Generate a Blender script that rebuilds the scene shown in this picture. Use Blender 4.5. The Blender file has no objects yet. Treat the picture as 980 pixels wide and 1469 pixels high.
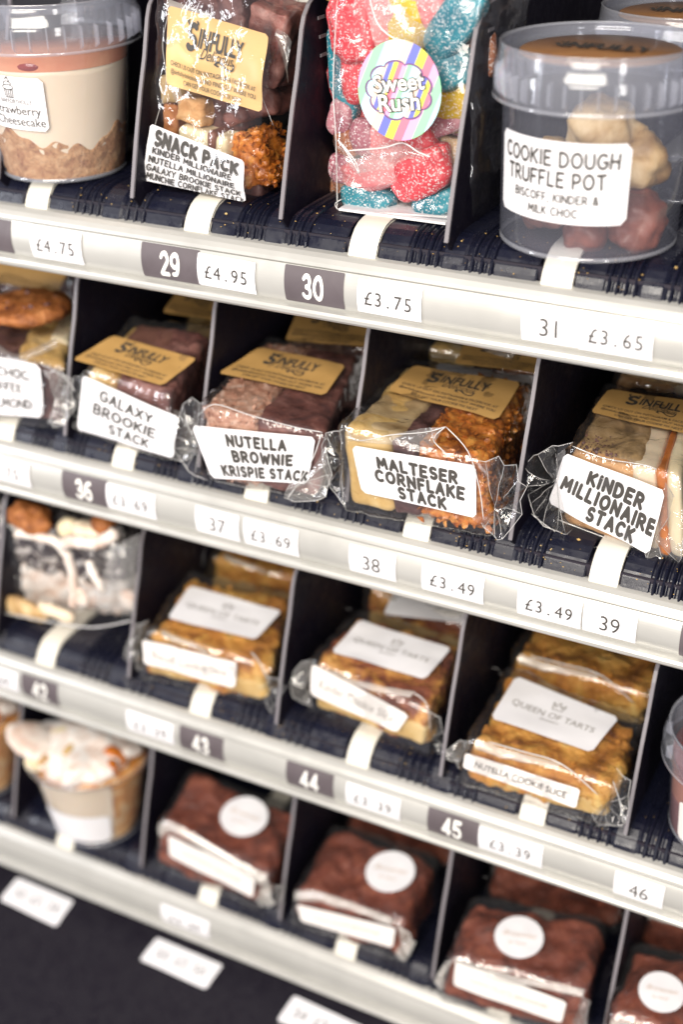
import bpy, math, random
import numpy as np
from mathutils import Matrix, Vector

random.seed(7)
np.random.seed(7)
SC = bpy.context.scene
COL = SC.collection

# ------------------------------------------------------------------ camera
R = np.array([[0.888, -0.2114, 0.4084], [0.4595, 0.4451, -0.7686], [-0.0193, 0.8701, 0.4924]])
U_, S_, V_ = np.linalg.svd(R); R = U_ @ V_
CAM = np.array([0.0, -0.5, 1.45])
FPX, PCX, PCY = 1950.0, 490.0, 734.5
cam = bpy.data.cameras.new('camera')
camo = bpy.data.objects.new('camera', cam); COL.objects.link(camo)
m4 = Matrix([list(R[i]) + [CAM[i]] for i in range(3)] + [[0, 0, 0, 1]])
camo.matrix_world = m4
cam.sensor_fit = 'VERTICAL'; cam.sensor_height = 36.0; cam.sensor_width = 24.0
cam.lens = 36.0 * FPX / 1469.0
cam.clip_start = 0.01; cam.clip_end = 20
cam.dof.use_dof = True; cam.dof.focus_distance = 0.600; cam.dof.aperture_fstop = 4.3
SC.camera = camo
SC.render.resolution_x = 684; SC.render.resolution_y = 1024

# ------------------------------------------------------------------ light
w = bpy.data.worlds.new('World'); SC.world = w; w.use_nodes = True
bg = w.node_tree.nodes['Background']; bg.inputs[0].default_value = (0.80, 0.76, 0.84, 1); bg.inputs[1].default_value = 0.37
def area(name, loc, target, sx, sy, power, col):
    l = bpy.data.lights.new(name, 'AREA'); l.shape = 'RECTANGLE'; l.size = sx; l.size_y = sy; l.energy = power; l.color = col
    o = bpy.data.objects.new(name, l); COL.objects.link(o); o.location = loc
    o.rotation_euler = (Vector(target) - Vector(loc)).to_track_quat('-Z', 'Y').to_euler()
    return o
area('room_light', (-0.12, -1.25, 2.18), (-0.28, 0.05, 1.05), 1.1, 0.5, 31, (1.0, 0.93, 0.83))
area('front_light', (-0.1, -1.9, 1.6), (-0.3, 0.0, 1.05), 1.0, 0.5, 24, (1.0, 0.93, 0.83))
area('glint_strip_right', (1.0, -1.2, 1.45), (-0.25, 0.05, 1.05), 0.16, 1.1, 9, (1.0, 0.97, 0.94))  # added narrow lamp on the right, makes glints on the film
area('glint_strip_left', (-1.35, -0.8, 1.4), (-0.3, 0.05, 1.0), 0.12, 0.9, 7, (0.93, 0.95, 1.0))  # added narrow lamp on the left, also for film glints
SC.view_settings.view_transform = 'Standard'; SC.view_settings.look = 'None'
SC.view_settings.exposure = 0.0; SC.view_settings.gamma = 1.0
SC.cycles.use_denoising = True
SC.cycles.max_bounces = 10; SC.cycles.diffuse_bounces = 4; SC.cycles.glossy_bounces = 4
SC.cycles.transmission_bounces = 6; SC.cycles.transparent_max_bounces = 32
SC.cycles.caustics_reflective = False; SC.cycles.caustics_refractive = False
SC.cycles.sample_clamp_indirect = 4.0

# ------------------------------------------------------------------ projection helpers (photo pixel -> point on a real plane)
def ray(p): return R @ np.array([p[0] - PCX, -(p[1] - PCY), -FPX])
def hit(p, axis, val):
    d = ray(p); return CAM + d * ((val - CAM[axis]) / d[axis])
def hitp(p, n, P0):
    d = ray(p); return CAM + d * (((P0 - CAM) @ n) / (d @ n))
def nrm(v): return v / (np.linalg.norm(v) + 1e-12)

# ------------------------------------------------------------------ vector noise
def _h(i, j, k, s):
    n = (i * 374761393 + j * 668265263 + k * 2147483647 + s * 1274126177) & 0xffffffff
    n = ((n ^ (n >> 13)) * 1274126177) & 0xffffffff
    n = (n ^ (n >> 16)) & 0xffffffff
    return n / 4294967295.0
def vnoise(P, seed=0):
    P = np.asarray(P, float); F = np.floor(P).astype(np.int64); f = P - F; f = f * f * (3 - 2 * f)
    o = 0
    for a in (0, 1):
        for b in (0, 1):
            for c in (0, 1):
                wgt = (f[:, 0] if a else 1 - f[:, 0]) * (f[:, 1] if b else 1 - f[:, 1]) * (f[:, 2] if c else 1 - f[:, 2])
                o = o + wgt * _h(F[:, 0] + a, F[:, 1] + b, F[:, 2] + c, seed)
    return o * 2 - 1
def fbm(P, oct=4, seed=0):
    P = np.asarray(P, float); o = 0; a = 1; t = 0
    for i in range(oct):
        o = o + a * vnoise(P * 2 ** i + 17.3 * i, seed + i); t += a; a *= .5
    return o / t
def cells(P, seed=0):
    P = np.asarray(P, float); F = np.floor(P).astype(np.int64)
    d1 = np.full(len(P), 9.0); d2 = d1.copy()
    for a in (-1, 0, 1):
        for b in (-1, 0, 1):
            for c in (-1, 0, 1):
                G = F + np.array([a, b, c])
                q = np.stack([G[:, m] + _h(G[:, 0], G[:, 1], G[:, 2], seed + 11 * m) for m in range(3)], 1)
                d = ((q - P) ** 2).sum(1)
                new = d < d1
                d2 = np.where(new, d1, np.minimum(d2, d)); d1 = np.where(new, d, d1)
    return np.sqrt(d1), np.sqrt(d2)

# ------------------------------------------------------------------ materials
MATS = {}
def nt(name):
    m = bpy.data.materials.new(name); m.use_nodes = True; t = m.node_tree
    p = t.nodes['Principled BSDF']; return m, t, p
def noise_node(t, scale, detail=4, rough=.55, dist=0.0, vec=None):
    n = t.nodes.new('ShaderNodeTexNoise'); n.inputs['Scale'].default_value = scale; n.inputs['Detail'].default_value = detail
    n.inputs['Roughness'].default_value = rough; n.inputs['Distortion'].default_value = dist
    t.links.new(vec, n.inputs['Vector']); return n
def ramp(t, fac, stops):
    r = t.nodes.new('ShaderNodeValToRGB'); e = r.color_ramp.elements
    while len(e) < len(stops): e.new(0.5)
    for k, (p, c) in enumerate(stops): e[k].position = p; e[k].color = (c[0], c[1], c[2], 1)
    t.links.new(fac, r.inputs[0]); return r
def mat(name, stops, scale=60, detail=5, rough=.5, bump=0.0, bscale=300, bdist=.001, spec=.5, dist=.5, rrange=None, coat=0, sss=0):
    m, t, p = nt(name)
    tc = t.nodes.new('ShaderNodeTexCoord').outputs['Object']
    if len(stops) == 1: p.inputs['Base Color'].default_value = (*stops[0], 1)
    else:
        n = noise_node(t, scale, detail, .6, dist, tc)
        k = len(stops); r = ramp(t, n.outputs['Fac'], [(0.3 + .4 * i / (k - 1), c) for i, c in enumerate(stops)])
        t.links.new(r.outputs[0], p.inputs['Base Color'])
    p.inputs['Roughness'].default_value = rough
    if rrange:
        n2 = noise_node(t, scale * 2.3, 4, .6, .3, tc)
        mr = t.nodes.new('ShaderNodeMapRange'); mr.inputs[1].default_value = .35; mr.inputs[2].default_value = .65
        mr.inputs[3].default_value = rrange[0]; mr.inputs[4].default_value = rrange[1]
        t.links.new(n2.outputs['Fac'], mr.inputs[0]); t.links.new(mr.outputs[0], p.inputs['Roughness'])
    p.inputs['Specular IOR Level'].default_value = spec
    p.inputs['Coat Weight'].default_value = coat; p.inputs['Coat Roughness'].default_value = .15
    if sss:
        p.inputs['Subsurface Weight'].default_value = sss; p.inputs['Subsurface Radius'].default_value = (.004, .002, .001)
        p.inputs['Subsurface Scale'].default_value = 1
    if bump:
        n3 = noise_node(t, bscale, 5, .65, .2, tc)
        b = t.nodes.new('ShaderNodeBump'); b.inputs['Strength'].default_value = bump; b.inputs['Distance'].default_value = bdist
        t.links.new(n3.outputs['Fac'], b.inputs['Height']); t.links.new(b.outputs[0], p.inputs['Normal'])
    MATS[name] = m; return m
def film(name, milk=.03, rough=.06, tint=(1, 1, 1), gain=1.35, bs=180, bstr=.35, milkcol=(.8, .8, .82)):
    m = bpy.data.materials.new(name); m.use_nodes = True; t = m.node_tree; t.nodes.clear()
    out = t.nodes.new('ShaderNodeOutputMaterial'); tr = t.nodes.new('ShaderNodeBsdfTransparent'); tr.inputs[0].default_value = (*tint, 1)
    gl = t.nodes.new('ShaderNodeBsdfGlossy'); gl.inputs['Roughness'].default_value = rough
    df = t.nodes.new('ShaderNodeBsdfDiffuse'); df.inputs[0].default_value = (*milkcol, 1)
    tc = t.nodes.new('ShaderNodeTexCoord').outputs['Object']
    n = noise_node(t, bs, 3, .5, 1.2, tc); b = t.nodes.new('ShaderNodeBump'); b.inputs['Strength'].default_value = bstr; b.inputs['Distance'].default_value = .0012
    t.links.new(n.outputs['Fac'], b.inputs['Height']); t.links.new(b.outputs[0], gl.inputs['Normal'])
    ge = t.nodes.new('ShaderNodeNewGeometry'); dt = t.nodes.new('ShaderNodeVectorMath'); dt.operation = 'DOT_PRODUCT'
    t.links.new(ge.outputs['Incoming'], dt.inputs[0]); t.links.new(b.outputs[0], dt.inputs[1])
    def mth(op, a, v):
        x = t.nodes.new('ShaderNodeMath'); x.operation = op; t.links.new(a, x.inputs[0])
        if v is not None: x.inputs[1].default_value = v
        return x.outputs[0]
    ab = mth('ABSOLUTE', dt.outputs['Value'], None); om = t.nodes.new('ShaderNodeMath'); om.operation = 'SUBTRACT'; om.inputs[0].default_value = 1.0; t.links.new(ab, om.inputs[1])
    sc_ = mth('MULTIPLY', mth('POWER', om.outputs[0], 5.0), .5); mu_ = mth('MULTIPLY', mth('ADD', sc_, .05), gain)
    class _o: outputs = [mu_]
    mu = _o
    m1 = t.nodes.new('ShaderNodeMixShader'); m1.inputs[0].default_value = milk
    t.links.new(tr.outputs[0], m1.inputs[1]); t.links.new(df.outputs[0], m1.inputs[2])
    m2 = t.nodes.new('ShaderNodeMixShader'); t.links.new(mu.outputs[0], m2.inputs[0]); t.links.new(m1.outputs[0], m2.inputs[1]); t.links.new(gl.outputs[0], m2.inputs[2])
    t.links.new(m2.outputs[0], out.inputs[0]); MATS[name] = m; return m

film('film', .016, .07, (.99, .99, .99), 2.9, bs=150, bstr=.8)  # slight milk paints a pale highlight haze over the wrap
film('film_bag', .008, .07, (.99, .99, .99), 1.8, bs=120, bstr=.45)
film('film_dense_glare', .13, .10, (.99, .99, .99), 2.6, bstr=.6, milkcol=(.85,.82,.78))  # milky: gathered film, and painted glare where used for bands
film('film_fold_glare', .42, .12, (.95, .95, .95), 2.2, milkcol=(.86, .82, .76))  # whitest film: real folds on brownies, painted glare on other bands
film('film_edge_glint', .55, .12, (.95, .95, .95), 2.5, bstr=0, milkcol=(.9, .89, .88))  # near-white diffuse paints the glint along film edges
film('pot_clear', .085, .10, (.96, .97, .995), 1.2, 40, .1, (.56, .58, .70))
film('pot_lid', .15, .12, (.96, .97, .995), 1.5, 40, .1, (.66, .68, .76))
film('pot_rim', .22, .12, (.97, .97, .99), 1.8, 40, .1, (.72, .74, .82))
mat('rail_paint', [(.52, .515, .485), (.58, .572, .54)], 25, 3, .30, .04, 500, .0003, rrange=(.28, .36)).node_tree.nodes['Principled BSDF'].inputs['Metallic'].default_value = .35
mat('rail_metal', [(.60, .585, .55), (.66, .645, .61)], 40, 3, .28)
def black_plastic(name, base, rough):
    m = mat(name, [base], rough=rough, bump=.12, bscale=700, bdist=.0004, rrange=(rough - .1, rough + .15), scale=60)
    t = m.node_tree; p = t.nodes['Principled BSDF']; tc = t.nodes.new('ShaderNodeTexCoord').outputs['Object']
    v = t.nodes.new('ShaderNodeTexVoronoi'); v.inputs['Scale'].default_value = 420; t.links.new(tc, v.inputs['Vector'])
    n = noise_node(t, 50, 2, .5, 0, tc)
    lt = t.nodes.new('ShaderNodeMath'); lt.operation = 'LESS_THAN'
    mm = t.nodes.new('ShaderNodeMath'); mm.operation = 'MULTIPLY'; mm.inputs[1].default_value = .22; t.links.new(n.outputs['Fac'], mm.inputs[0])
    sb = t.nodes.new('ShaderNodeMath'); sb.operation = 'SUBTRACT'; sb.inputs[1].default_value = .035; t.links.new(mm.outputs[0], sb.inputs[0])
    t.links.new(v.outputs['Distance'], lt.inputs[0]); t.links.new(sb.outputs[0], lt.inputs[1])
    mx = t.nodes.new('ShaderNodeMix'); mx.data_type = 'RGBA'; mx.inputs['A'].default_value = (*base, 1); mx.inputs['B'].default_value = (base[0] * 3 + .06, base[1] * 3 + .055, base[2] * 3 + .055, 1)
    t.links.new(lt.outputs[0], mx.inputs['Factor']); t.links.new(mx.outputs['Result'], p.inputs['Base Color'])
    return m
black_plastic('nose_black', (.007, .008, .019), .30)  # blue in the base colour stands in for a reflected sheen
black_plastic('divider_black', (.006, .005, .011), .45).node_tree.nodes['Principled BSDF'].inputs['Specular IOR Level'].default_value = .22
black_plastic('panel_black', (.010, .008, .014), .5).node_tree.nodes['Principled BSDF'].inputs['Specular IOR Level'].default_value = .3
mat('divider_edge', [(.20, .185, .20)], rough=.35)
mat('tab_white', [(.72, .69, .60), (.76, .73, .65)], 30, 3, .42, spec=.5)
mat('cabinet_black', [(.010, .008, .016), (.016, .012, .022)], 12, 3, .6)
mat('paper_white', [(.78, .77, .80), (.82, .81, .83)], 60, 3, .55, .08, 900, .0002)
mat('paper_cream', [(.80, .76, .73), (.83, .79, .76)], 60, 3, .5)
mat('paper_back', [(.66, .65, .60)], rough=.5)
mat('tag_dark', [(.095, .078, .085), (.12, .10, .11)], 60, 3, .45)
mat('ink', [(.055, .050, .045)], rough=.6)
mat('ink_soft', [(.30, .28, .26)], rough=.6)
mat('ink_gold', [(.62, .50, .42)], rough=.6)
mat('ink_white', [(.85, .84, .80)], rough=.5)
mat('kraft', [(.50, .29, .095), (.57, .34, .12)], 70, 6, .42, .1, 900, .0002)
mat('kraft_dark', [(.26, .12, .05), (.34, .17, .07)], 70, 5, .45)
mat('kraft_light', [(.66, .42, .17), (.72, .47, .21)], 50, 5, .35, .1, 700, .0003)
mat('brownie', [(.06, .015, .009), (.21, .052, .029), (.36, .115, .065)], 55, 7, .5, .8, 260, .0015, rrange=(.25, .65), dist=1)
mat('brownie_pink', [(.05, .018, .018), (.17, .06, .048), (.38, .18, .15)], 70, 7, .5, .6, 300, .0012, rrange=(.3, .65), dist=1)
mat('choc_dark', [(.035, .015, .016), (.10, .042, .040), (.20, .095, .085)], 90, 7, .5, .7, 300, .001, rrange=(.25, .6), dist=1)
mat('choc_milk', [(.17, .07, .05), (.24, .105, .075)], 40, 5, .35, .3, 200, .0008)
mat('krispie', [(.32, .12, .07), (.58, .32, .22), (.80, .62, .52)], 150, 6, .4, .8, 400, .0012, rrange=(.2, .6), dist=.8)
mat('blondie', [(.42, .23, .06), (.66, .43, .15), (.78, .58, .28)], 45, 6, .45, .5, 200, .001, dist=.8)
mat('fudge', [(.30, .18, .07), (.52, .37, .19), (.68, .53, .33)], 35, 6, .35, .35, 160, .0008, dist=1.2)
mat('shortbread', [(.42, .19, .06), (.60, .32, .13), (.70, .44, .22)], 160, 6, .65, .8, 500, .001)
mat('caramel', [(.40, .10, .015), (.62, .20, .03)], 60, 4, .18, .3, 120, .001, coat=.6)
mat('cornflake', [(.20, .045, .008), (.55, .17, .02), (.80, .38, .08)], 130, 6, .3, .6, 260, .0015, rrange=(.12, .5), coat=.5, dist=.8)
mat('cookie_top', [(.16, .045, .012), (.58, .23, .035), (.78, .41, .085), (.88, .60, .20)], 48, 7, .5, 1.0, 300, .0022, rrange=(.25, .6), dist=.7)
mat('cookie_red', [(.10, .03, .022), (.30, .09, .045), (.62, .29, .07), (.82, .50, .17)], 50, 6, .42, .7, 260, .0015, dist=1.0)
mat('cookie_brown', [(.13, .035, .01), (.36, .12, .03), (.52, .21, .07)], 110, 6, .55, .9, 240, .0020, dist=.8)
mat('caramel_mix', [(.48, .13, .02), (.70, .34, .09), (.84, .66, .40)], 70, 5, .35, .5, 150, .001, dist=1.5)
mat('gold_choc', [(.08, .05, .03), (.34, .22, .10), (.60, .42, .25)], 40, 6, .35, .35, 200, .001, dist=1.4)
mat('white_choc', [(.72, .60, .38), (.80, .70, .50)], 40, 4, .4, .3, 120, .001, sss=.1)
mat('cream', [(.74, .60, .43), (.78, .65, .49)], 30, 4, .4, .15, 120, .0006, sss=.15)
mat('whipped', [(.60, .42, .33), (.78, .69, .62), (.84, .79, .74)], 60, 4, .5, .3, 90, .001, sss=.15)
mat('cream_marble', [(.50, .30, .20), (.74, .60, .52), (.82, .78, .74), (.84, .80, .78)], 45, 5, .45, .4, 150, .0012, dist=2.5)
mat('oreo_marble', [(.02, .015, .02), (.03, .02, .03), (.06, .045, .05), (.80, .75, .72), (.06, .04, .04)], 55, 4, .5, .6, 200, .0015, dist=3.0)
mat('oreo', [(.018, .014, .02), (.06, .045, .055)], 110, 6, .6, .7, 300, .001)
mat('crumb_base', [(.28, .10, .03), (.52, .27, .11), (.68, .42, .22)], 170, 7, .6, 1.0, 420, .0018)
mat('jam', [(.60, .20, .10), (.72, .36, .20)], 25, 4, .2, coat=.5)
mat('jam_red', [(.22, .02, .015), (.35, .05, .03)], 25, 3, .2, coat=.5)
mat('mousse', [(.42, .17, .11), (.50, .22, .15)], 30, 4, .4)
mat('mousse_dark', [(.16, .06, .055), (.26, .11, .10)], 50, 5, .45)
mat('truffle_tan', [(.20, .09, .03), (.55, .36, .16), (.80, .64, .40)], 45, 5, .5, .5, 200, .001)
mat('truffle_red', [(.10, .03, .02), (.26, .08, .05)], 50, 5, .4, .4, 200, .001)
mat('pod_green', [(.05, .10, .07)], rough=.3)

def sugar(name, a, b):
    m, t, p = nt(name); tc = t.nodes.new('ShaderNodeTexCoord').outputs['Object']
    n = noise_node(t, 90, 4, .6, .5, tc); r = ramp(t, n.outputs['Fac'], [(.35, a), (.65, b)])
    v = t.nodes.new('ShaderNodeTexVoronoi'); v.inputs['Scale'].default_value = 1500; t.links.new(tc, v.inputs['Vector'])
    bw = t.nodes.new('ShaderNodeSeparateColor'); t.links.new(v.outputs['Color'], bw.inputs[0])
    gt = t.nodes.new('ShaderNodeMapRange'); gt.inputs[1].default_value = .70; gt.inputs[2].default_value = 1.0; gt.inputs[4].default_value = .75
    t.links.new(bw.outputs[0], gt.inputs[0])
    mx = t.nodes.new('ShaderNodeMix'); mx.data_type = 'RGBA'; mx.inputs['B'].default_value = (.85, .8, .8, 1)
    t.links.new(gt.outputs[0], mx.inputs['Factor']); t.links.new(r.outputs[0], mx.inputs['A']); t.links.new(mx.outputs['Result'], p.inputs['Base Color'])
    bp = t.nodes.new('ShaderNodeBump'); bp.inputs['Strength'].default_value = .8; bp.inputs['Distance'].default_value = .0006
    t.links.new(bw.outputs[0], bp.inputs['Height']); t.links.new(bp.outputs[0], p.inputs['Normal'])
    p.inputs['Roughness'].default_value = .35; p.inputs['Subsurface Weight'].default_value = .15; p.inputs['Subsurface Radius'].default_value = (.003, .002, .002)
    p.inputs['Subsurface Scale'].default_value = 1
    MATS[name] = m
sugar('sweet_red', (.62, .03, .05), (.78, .10, .12)); sugar('sweet_pink', (.62, .16, .18), (.78, .34, .34))
sugar('sweet_blue', (.008, .14, .20), (.03, .27, .34)); sugar('sweet_yellow', (.60, .36, .01), (.76, .54, .03))
sugar('sweet_mauve', (.36, .12, .16), (.52, .24, .28)); sugar('sweet_brown', (.34, .10, .04), (.5, .22, .12)); sugar('sweet_green', (.22, .22, .01), (.36, .34, .03))
sugar('sweet_pale', (.60, .40, .24), (.74, .56, .36))

def stripes_mat():
    m, t, p = nt('sticker_stripes'); uv = t.nodes.new('ShaderNodeUVMap').outputs[0]
    sp = t.nodes.new('ShaderNodeSeparateXYZ'); t.links.new(uv, sp.inputs[0])
    ad = t.nodes.new('ShaderNodeMath'); ad.operation = 'MULTIPLY_ADD'; ad.inputs[1].default_value = -.45
    t.links.new(sp.outputs[1], ad.inputs[0]); t.links.new(sp.outputs[0], ad.inputs[2])
    fr = t.nodes.new('ShaderNodeMath'); fr.operation = 'MULTIPLY'; fr.inputs[1].default_value = 1.15; t.links.new(ad.outputs[0], fr.inputs[0])
    f2 = t.nodes.new('ShaderNodeMath'); f2.operation = 'FRACT'; t.links.new(fr.outputs[0], f2.inputs[0])
    cs = [(.62, .80, .85), (.85, .62, .48), (.16, .18, .62), (.72, .72, .10), (.85, .20, .28), (.80, .38, .68), (.30, .70, .38), (.45, .76, .82)]
    r = t.nodes.new('ShaderNodeValToRGB'); r.color_ramp.interpolation = 'CONSTANT'; e = r.color_ramp.elements
    while len(e) < len(cs): e.new(.5)
    for k, c in enumerate(cs): e[k].position = k / len(cs); e[k].color = (*c, 1)
    t.links.new(f2.outputs[0], r.inputs[0]); t.links.new(r.outputs[0], p.inputs['Base Color']); p.inputs['Roughness'].default_value = .35
    MATS['sticker_stripes'] = m
stripes_mat()
mat('cloud_border', [(.18, .10, .22)], rough=.4)  # dark printed border behind the cloud badge
mat('cloud_blue', [(.42, .78, .80), (.55, .82, .84)], 80, 2, .35)

# ------------------------------------------------------------------ object helpers
def mesh_obj(name, V, F, m, parent=None, root=None, smooth=True, uv=None, mats=None, fm=None):
    V = np.asarray(V, float)
    if parent is not None and root is None: root = np.array(parent.get('_w', (0, 0, 0)))
    if root is not None: V = V - np.asarray(root)
    me = bpy.data.meshes.new(name); me.from_pydata(V.tolist(), [], [tuple(int(i) for i in f) for f in F])
    for mm in (mats or [m]): me.materials.append(MATS[mm] if isinstance(mm, str) else mm)
    if fm is not None: me.polygons.foreach_set('material_index', fm)
    if smooth: me.polygons.foreach_set('use_smooth', [True] * len(me.polygons))
    if uv is not None:
        l = me.uv_layers.new(name='UVMap'); li = np.empty(len(me.loops), dtype=np.int32); me.loops.foreach_get('vertex_index', li)
        l.data.foreach_set('uv', np.asarray(uv, float)[li].ravel())
    me.update()
    o = bpy.data.objects.new(name, me); COL.objects.link(o)
    if parent is not None: o.parent = parent
    return o
WPOS = {}
def thing(name, label, cat, loc, group=None):
    o = bpy.data.objects.new(name, None); COL.objects.link(o); o.location = loc; o.empty_display_size = .01
    o['label'] = label; o['category'] = cat
    if group: o['group'] = group
    WPOS[o.name] = np.array(loc, float); return o
def part(name, V, F, m, parent, **k):
    t = parent
    while t.parent is not None: t = t.parent
    root = WPOS[t.name]
    return mesh_obj(name, V, F, m, parent, root=root, **k)
def grid_faces(nu, nv, off=0):
    return [(off + j * nu + i, off + j * nu + i + 1, off + (j + 1) * nu + i + 1, off + (j + 1) * nu + i) for j in range(nv - 1) for i in range(nu - 1)]
_bc = {}
def box_grid(nu, nv, nw):
    k = (nu, nv, nw)
    if k in _bc: return _bc[k]
    idx = {}; V = []; F = []
    def g(a, b, c):
        q = (a, b, c)
        if q not in idx: idx[q] = len(V); V.append((a / nu, b / nv, c / nw))
        return idx[q]
    for i in range(nu):
        for j in range(nv):
            F.append((g(i, j, 0), g(i, j + 1, 0), g(i + 1, j + 1, 0), g(i + 1, j, 0))); F.append((g(i, j, nw), g(i + 1, j, nw), g(i + 1, j + 1, nw), g(i, j + 1, nw)))
    for i in range(nu):
        for l in range(nw):
            F.append((g(i, 0, l), g(i + 1, 0, l), g(i + 1, 0, l + 1), g(i, 0, l + 1))); F.append((g(i, nv, l), g(i, nv, l + 1), g(i + 1, nv, l + 1), g(i + 1, nv, l)))
    for j in range(nv):
        for l in range(nw):
            F.append((g(0, j, l), g(0, j, l + 1), g(0, j + 1, l + 1), g(0, j + 1, l))); F.append((g(nu, j, l), g(nu, j + 1, l), g(nu, j + 1, l + 1), g(nu, j, l + 1)))
    _bc[k] = (np.array(V), F); return _bc[k]
def simple_box(a, b):
    V, F = box_grid(1, 1, 1); return np.array(a) + V * (np.array(b) - np.array(a)), F
class Hexa:
    """c: FBL FBR FTL FTR BTL BTR BBL BBR world corners"""
    def __init__(s, c):
        s.c = c
        s.d = np.array([(np.linalg.norm(c[1] - c[0]) + np.linalg.norm(c[3] - c[2])) / 2, (np.linalg.norm(c[4] - c[2]) + np.linalg.norm(c[5] - c[3])) / 2, (np.linalg.norm(c[2] - c[0]) + np.linalg.norm(c[3] - c[1])) / 2])
    def map(s, P):
        u, v, w_ = P[:, 0:1], P[:, 1:2], P[:, 2:3]; c = s.c
        f = (1 - w_) * ((1 - u) * c[0] + u * c[1]) + w_ * ((1 - u) * c[2] + u * c[3])
        b = (1 - w_) * ((1 - u) * c[6] + u * c[7]) + w_ * ((1 - u) * c[4] + u * c[5])
        return (1 - v) * f + v * b
def block(hx, lo=(0, 0, 0), hi=(1, 1, 1), seg=.0022, rnd=.003, amp=.001, sc=120, seed=0, mode='fbm', grow=0.0):
    lo = np.array(lo, float); hi = np.array(hi, float); d = hx.d * (hi - lo) + 2 * grow
    n = np.maximum(2, np.minimum(60, np.round(d / seg).astype(int)))
    U, F = box_grid(*[int(x) for x in n])
    P = (U - .5) * d; inn = np.clip(P, -(d / 2 - rnd), d / 2 - rnd); q = P - inn; L = np.linalg.norm(q, axis=1, keepdims=True)
    N = q / np.maximum(L, 1e-9); P = inn + N * np.minimum(rnd, np.maximum(L, 0) + 1)
    W = P + seed * 3.17
    if mode == 'mix':
        a, b = cells(W * sc + fbm(W * 200, 2, seed)[:, None] * .5, seed); D = (.5 - a) * amp * .8 + fbm(W * 60, 4, seed) * amp * 1.3 + fbm(W * 420, 2, seed + 2) * amp * .25
    elif mode == 'fbm': D = fbm(W * sc, 4, seed) * amp + fbm(W * 48 + 9, 3, seed + 5) * (amp * 1.2 + .0008)
    elif mode == 'lump':
        a, b = cells(W * sc, seed); D = (.5 - a) * amp * 1.6 + fbm(W * sc * 2.5, 3, seed) * amp * .5
    elif mode == 'film':
        a, b = cells(W * sc, seed); c, e = cells(W * sc * 2.6 + 5, seed + 3)
        D = (a * a) * amp * 1.6 + (c * c) * amp * .95 + fbm(W * 25, 2, seed) * amp * .8
    P = P + N * D[:, None]
    Q = (P / (hx.d) + .5 * (hi - lo)) + lo
    return hx.map(Q), F

# ------------------------------------------------------------------ labels and lettering
class Sheet:
    """bilinear patch BL BR TR TL with outward normal and gentle warp"""
    def __init__(s, bl, br, tr, tl, off=0.0, warp=.0004, seed=0, fn=None):
        s.q = [np.array(x, float) for x in (bl, br, tr, tl)]; s.W = (np.linalg.norm(s.q[1] - s.q[0]) + np.linalg.norm(s.q[2] - s.q[3])) / 2
        s.H = (np.linalg.norm(s.q[3] - s.q[0]) + np.linalg.norm(s.q[2] - s.q[1])) / 2
        n = nrm(np.cross(s.q[1] - s.q[0], s.q[3] - s.q[0])); s.n = n if n @ (CAM - s.q[0]) > 0 else -n
        s.off = off; s.warp = warp; s.seed = seed; s.fn = fn
    def P(s, a, b, h=0.0):
        a = np.asarray(a, float); b = np.asarray(b, float); u = (a + 1) / 2; v = (b + 1) / 2
        if s.fn is not None: return s.fn(a, b, h)
        u_, v_ = u[:, None], v[:, None]
        X = (1 - v_) * ((1 - u_) * s.q[0] + u_ * s.q[1]) + v_ * ((1 - u_) * s.q[3] + u_ * s.q[2])
        k = fbm(np.stack([u * 3 + s.seed, v * 2.2, u * 0 + s.seed * 1.7], 1), 2, s.seed) * s.warp
        return X + s.n * (s.off + h + k)[:, None] if np.ndim(k) else X
def sheet_mesh(sh, nu=24, nv=14, r=.12, shape='rect', notch=0):
    a = np.linspace(-1, 1, nu); A, B = np.meshgrid(a, np.linspace(-1, 1, nv)); A = A.ravel(); B = B.ravel()
    if shape == 'rect':
        ry = min(.9, r * 2 * .0 + r * 2); rx = min(.9, ry * sh.H / max(sh.W, 1e-6))
        t = np.clip((np.abs(B) - (1 - ry)) / ry, 0, 1); A = A * (1 - rx * (1 - np.sqrt(np.maximum(0, 1 - t * t))))
        V = sh.P(A, B); F = grid_faces(nu, nv)
    else:
        A = []; B = []; nr = 8; ns = 40
        for i in range(nr + 1):
            for j in range(ns): A.append(i / nr * math.cos(2 * math.pi * j / ns)); B.append(i / nr * math.sin(2 * math.pi * j / ns))
        A = np.array(A); B = np.array(B); V = sh.P(A, B)
        F = [(i * ns + j, i * ns + (j + 1) % ns, (i + 1) * ns + (j + 1) % ns, (i + 1) * ns + j) for i in range(nr) for j in range(ns)]
    return V, F, np.stack([A * .5 + .5, B * .5 + .5], 1)
def add_sheet(name, sh, m, parent, **k):
    V, F, uv = sheet_mesh(sh, **k); return part(name, V, F, m, parent, uv=uv)

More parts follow.
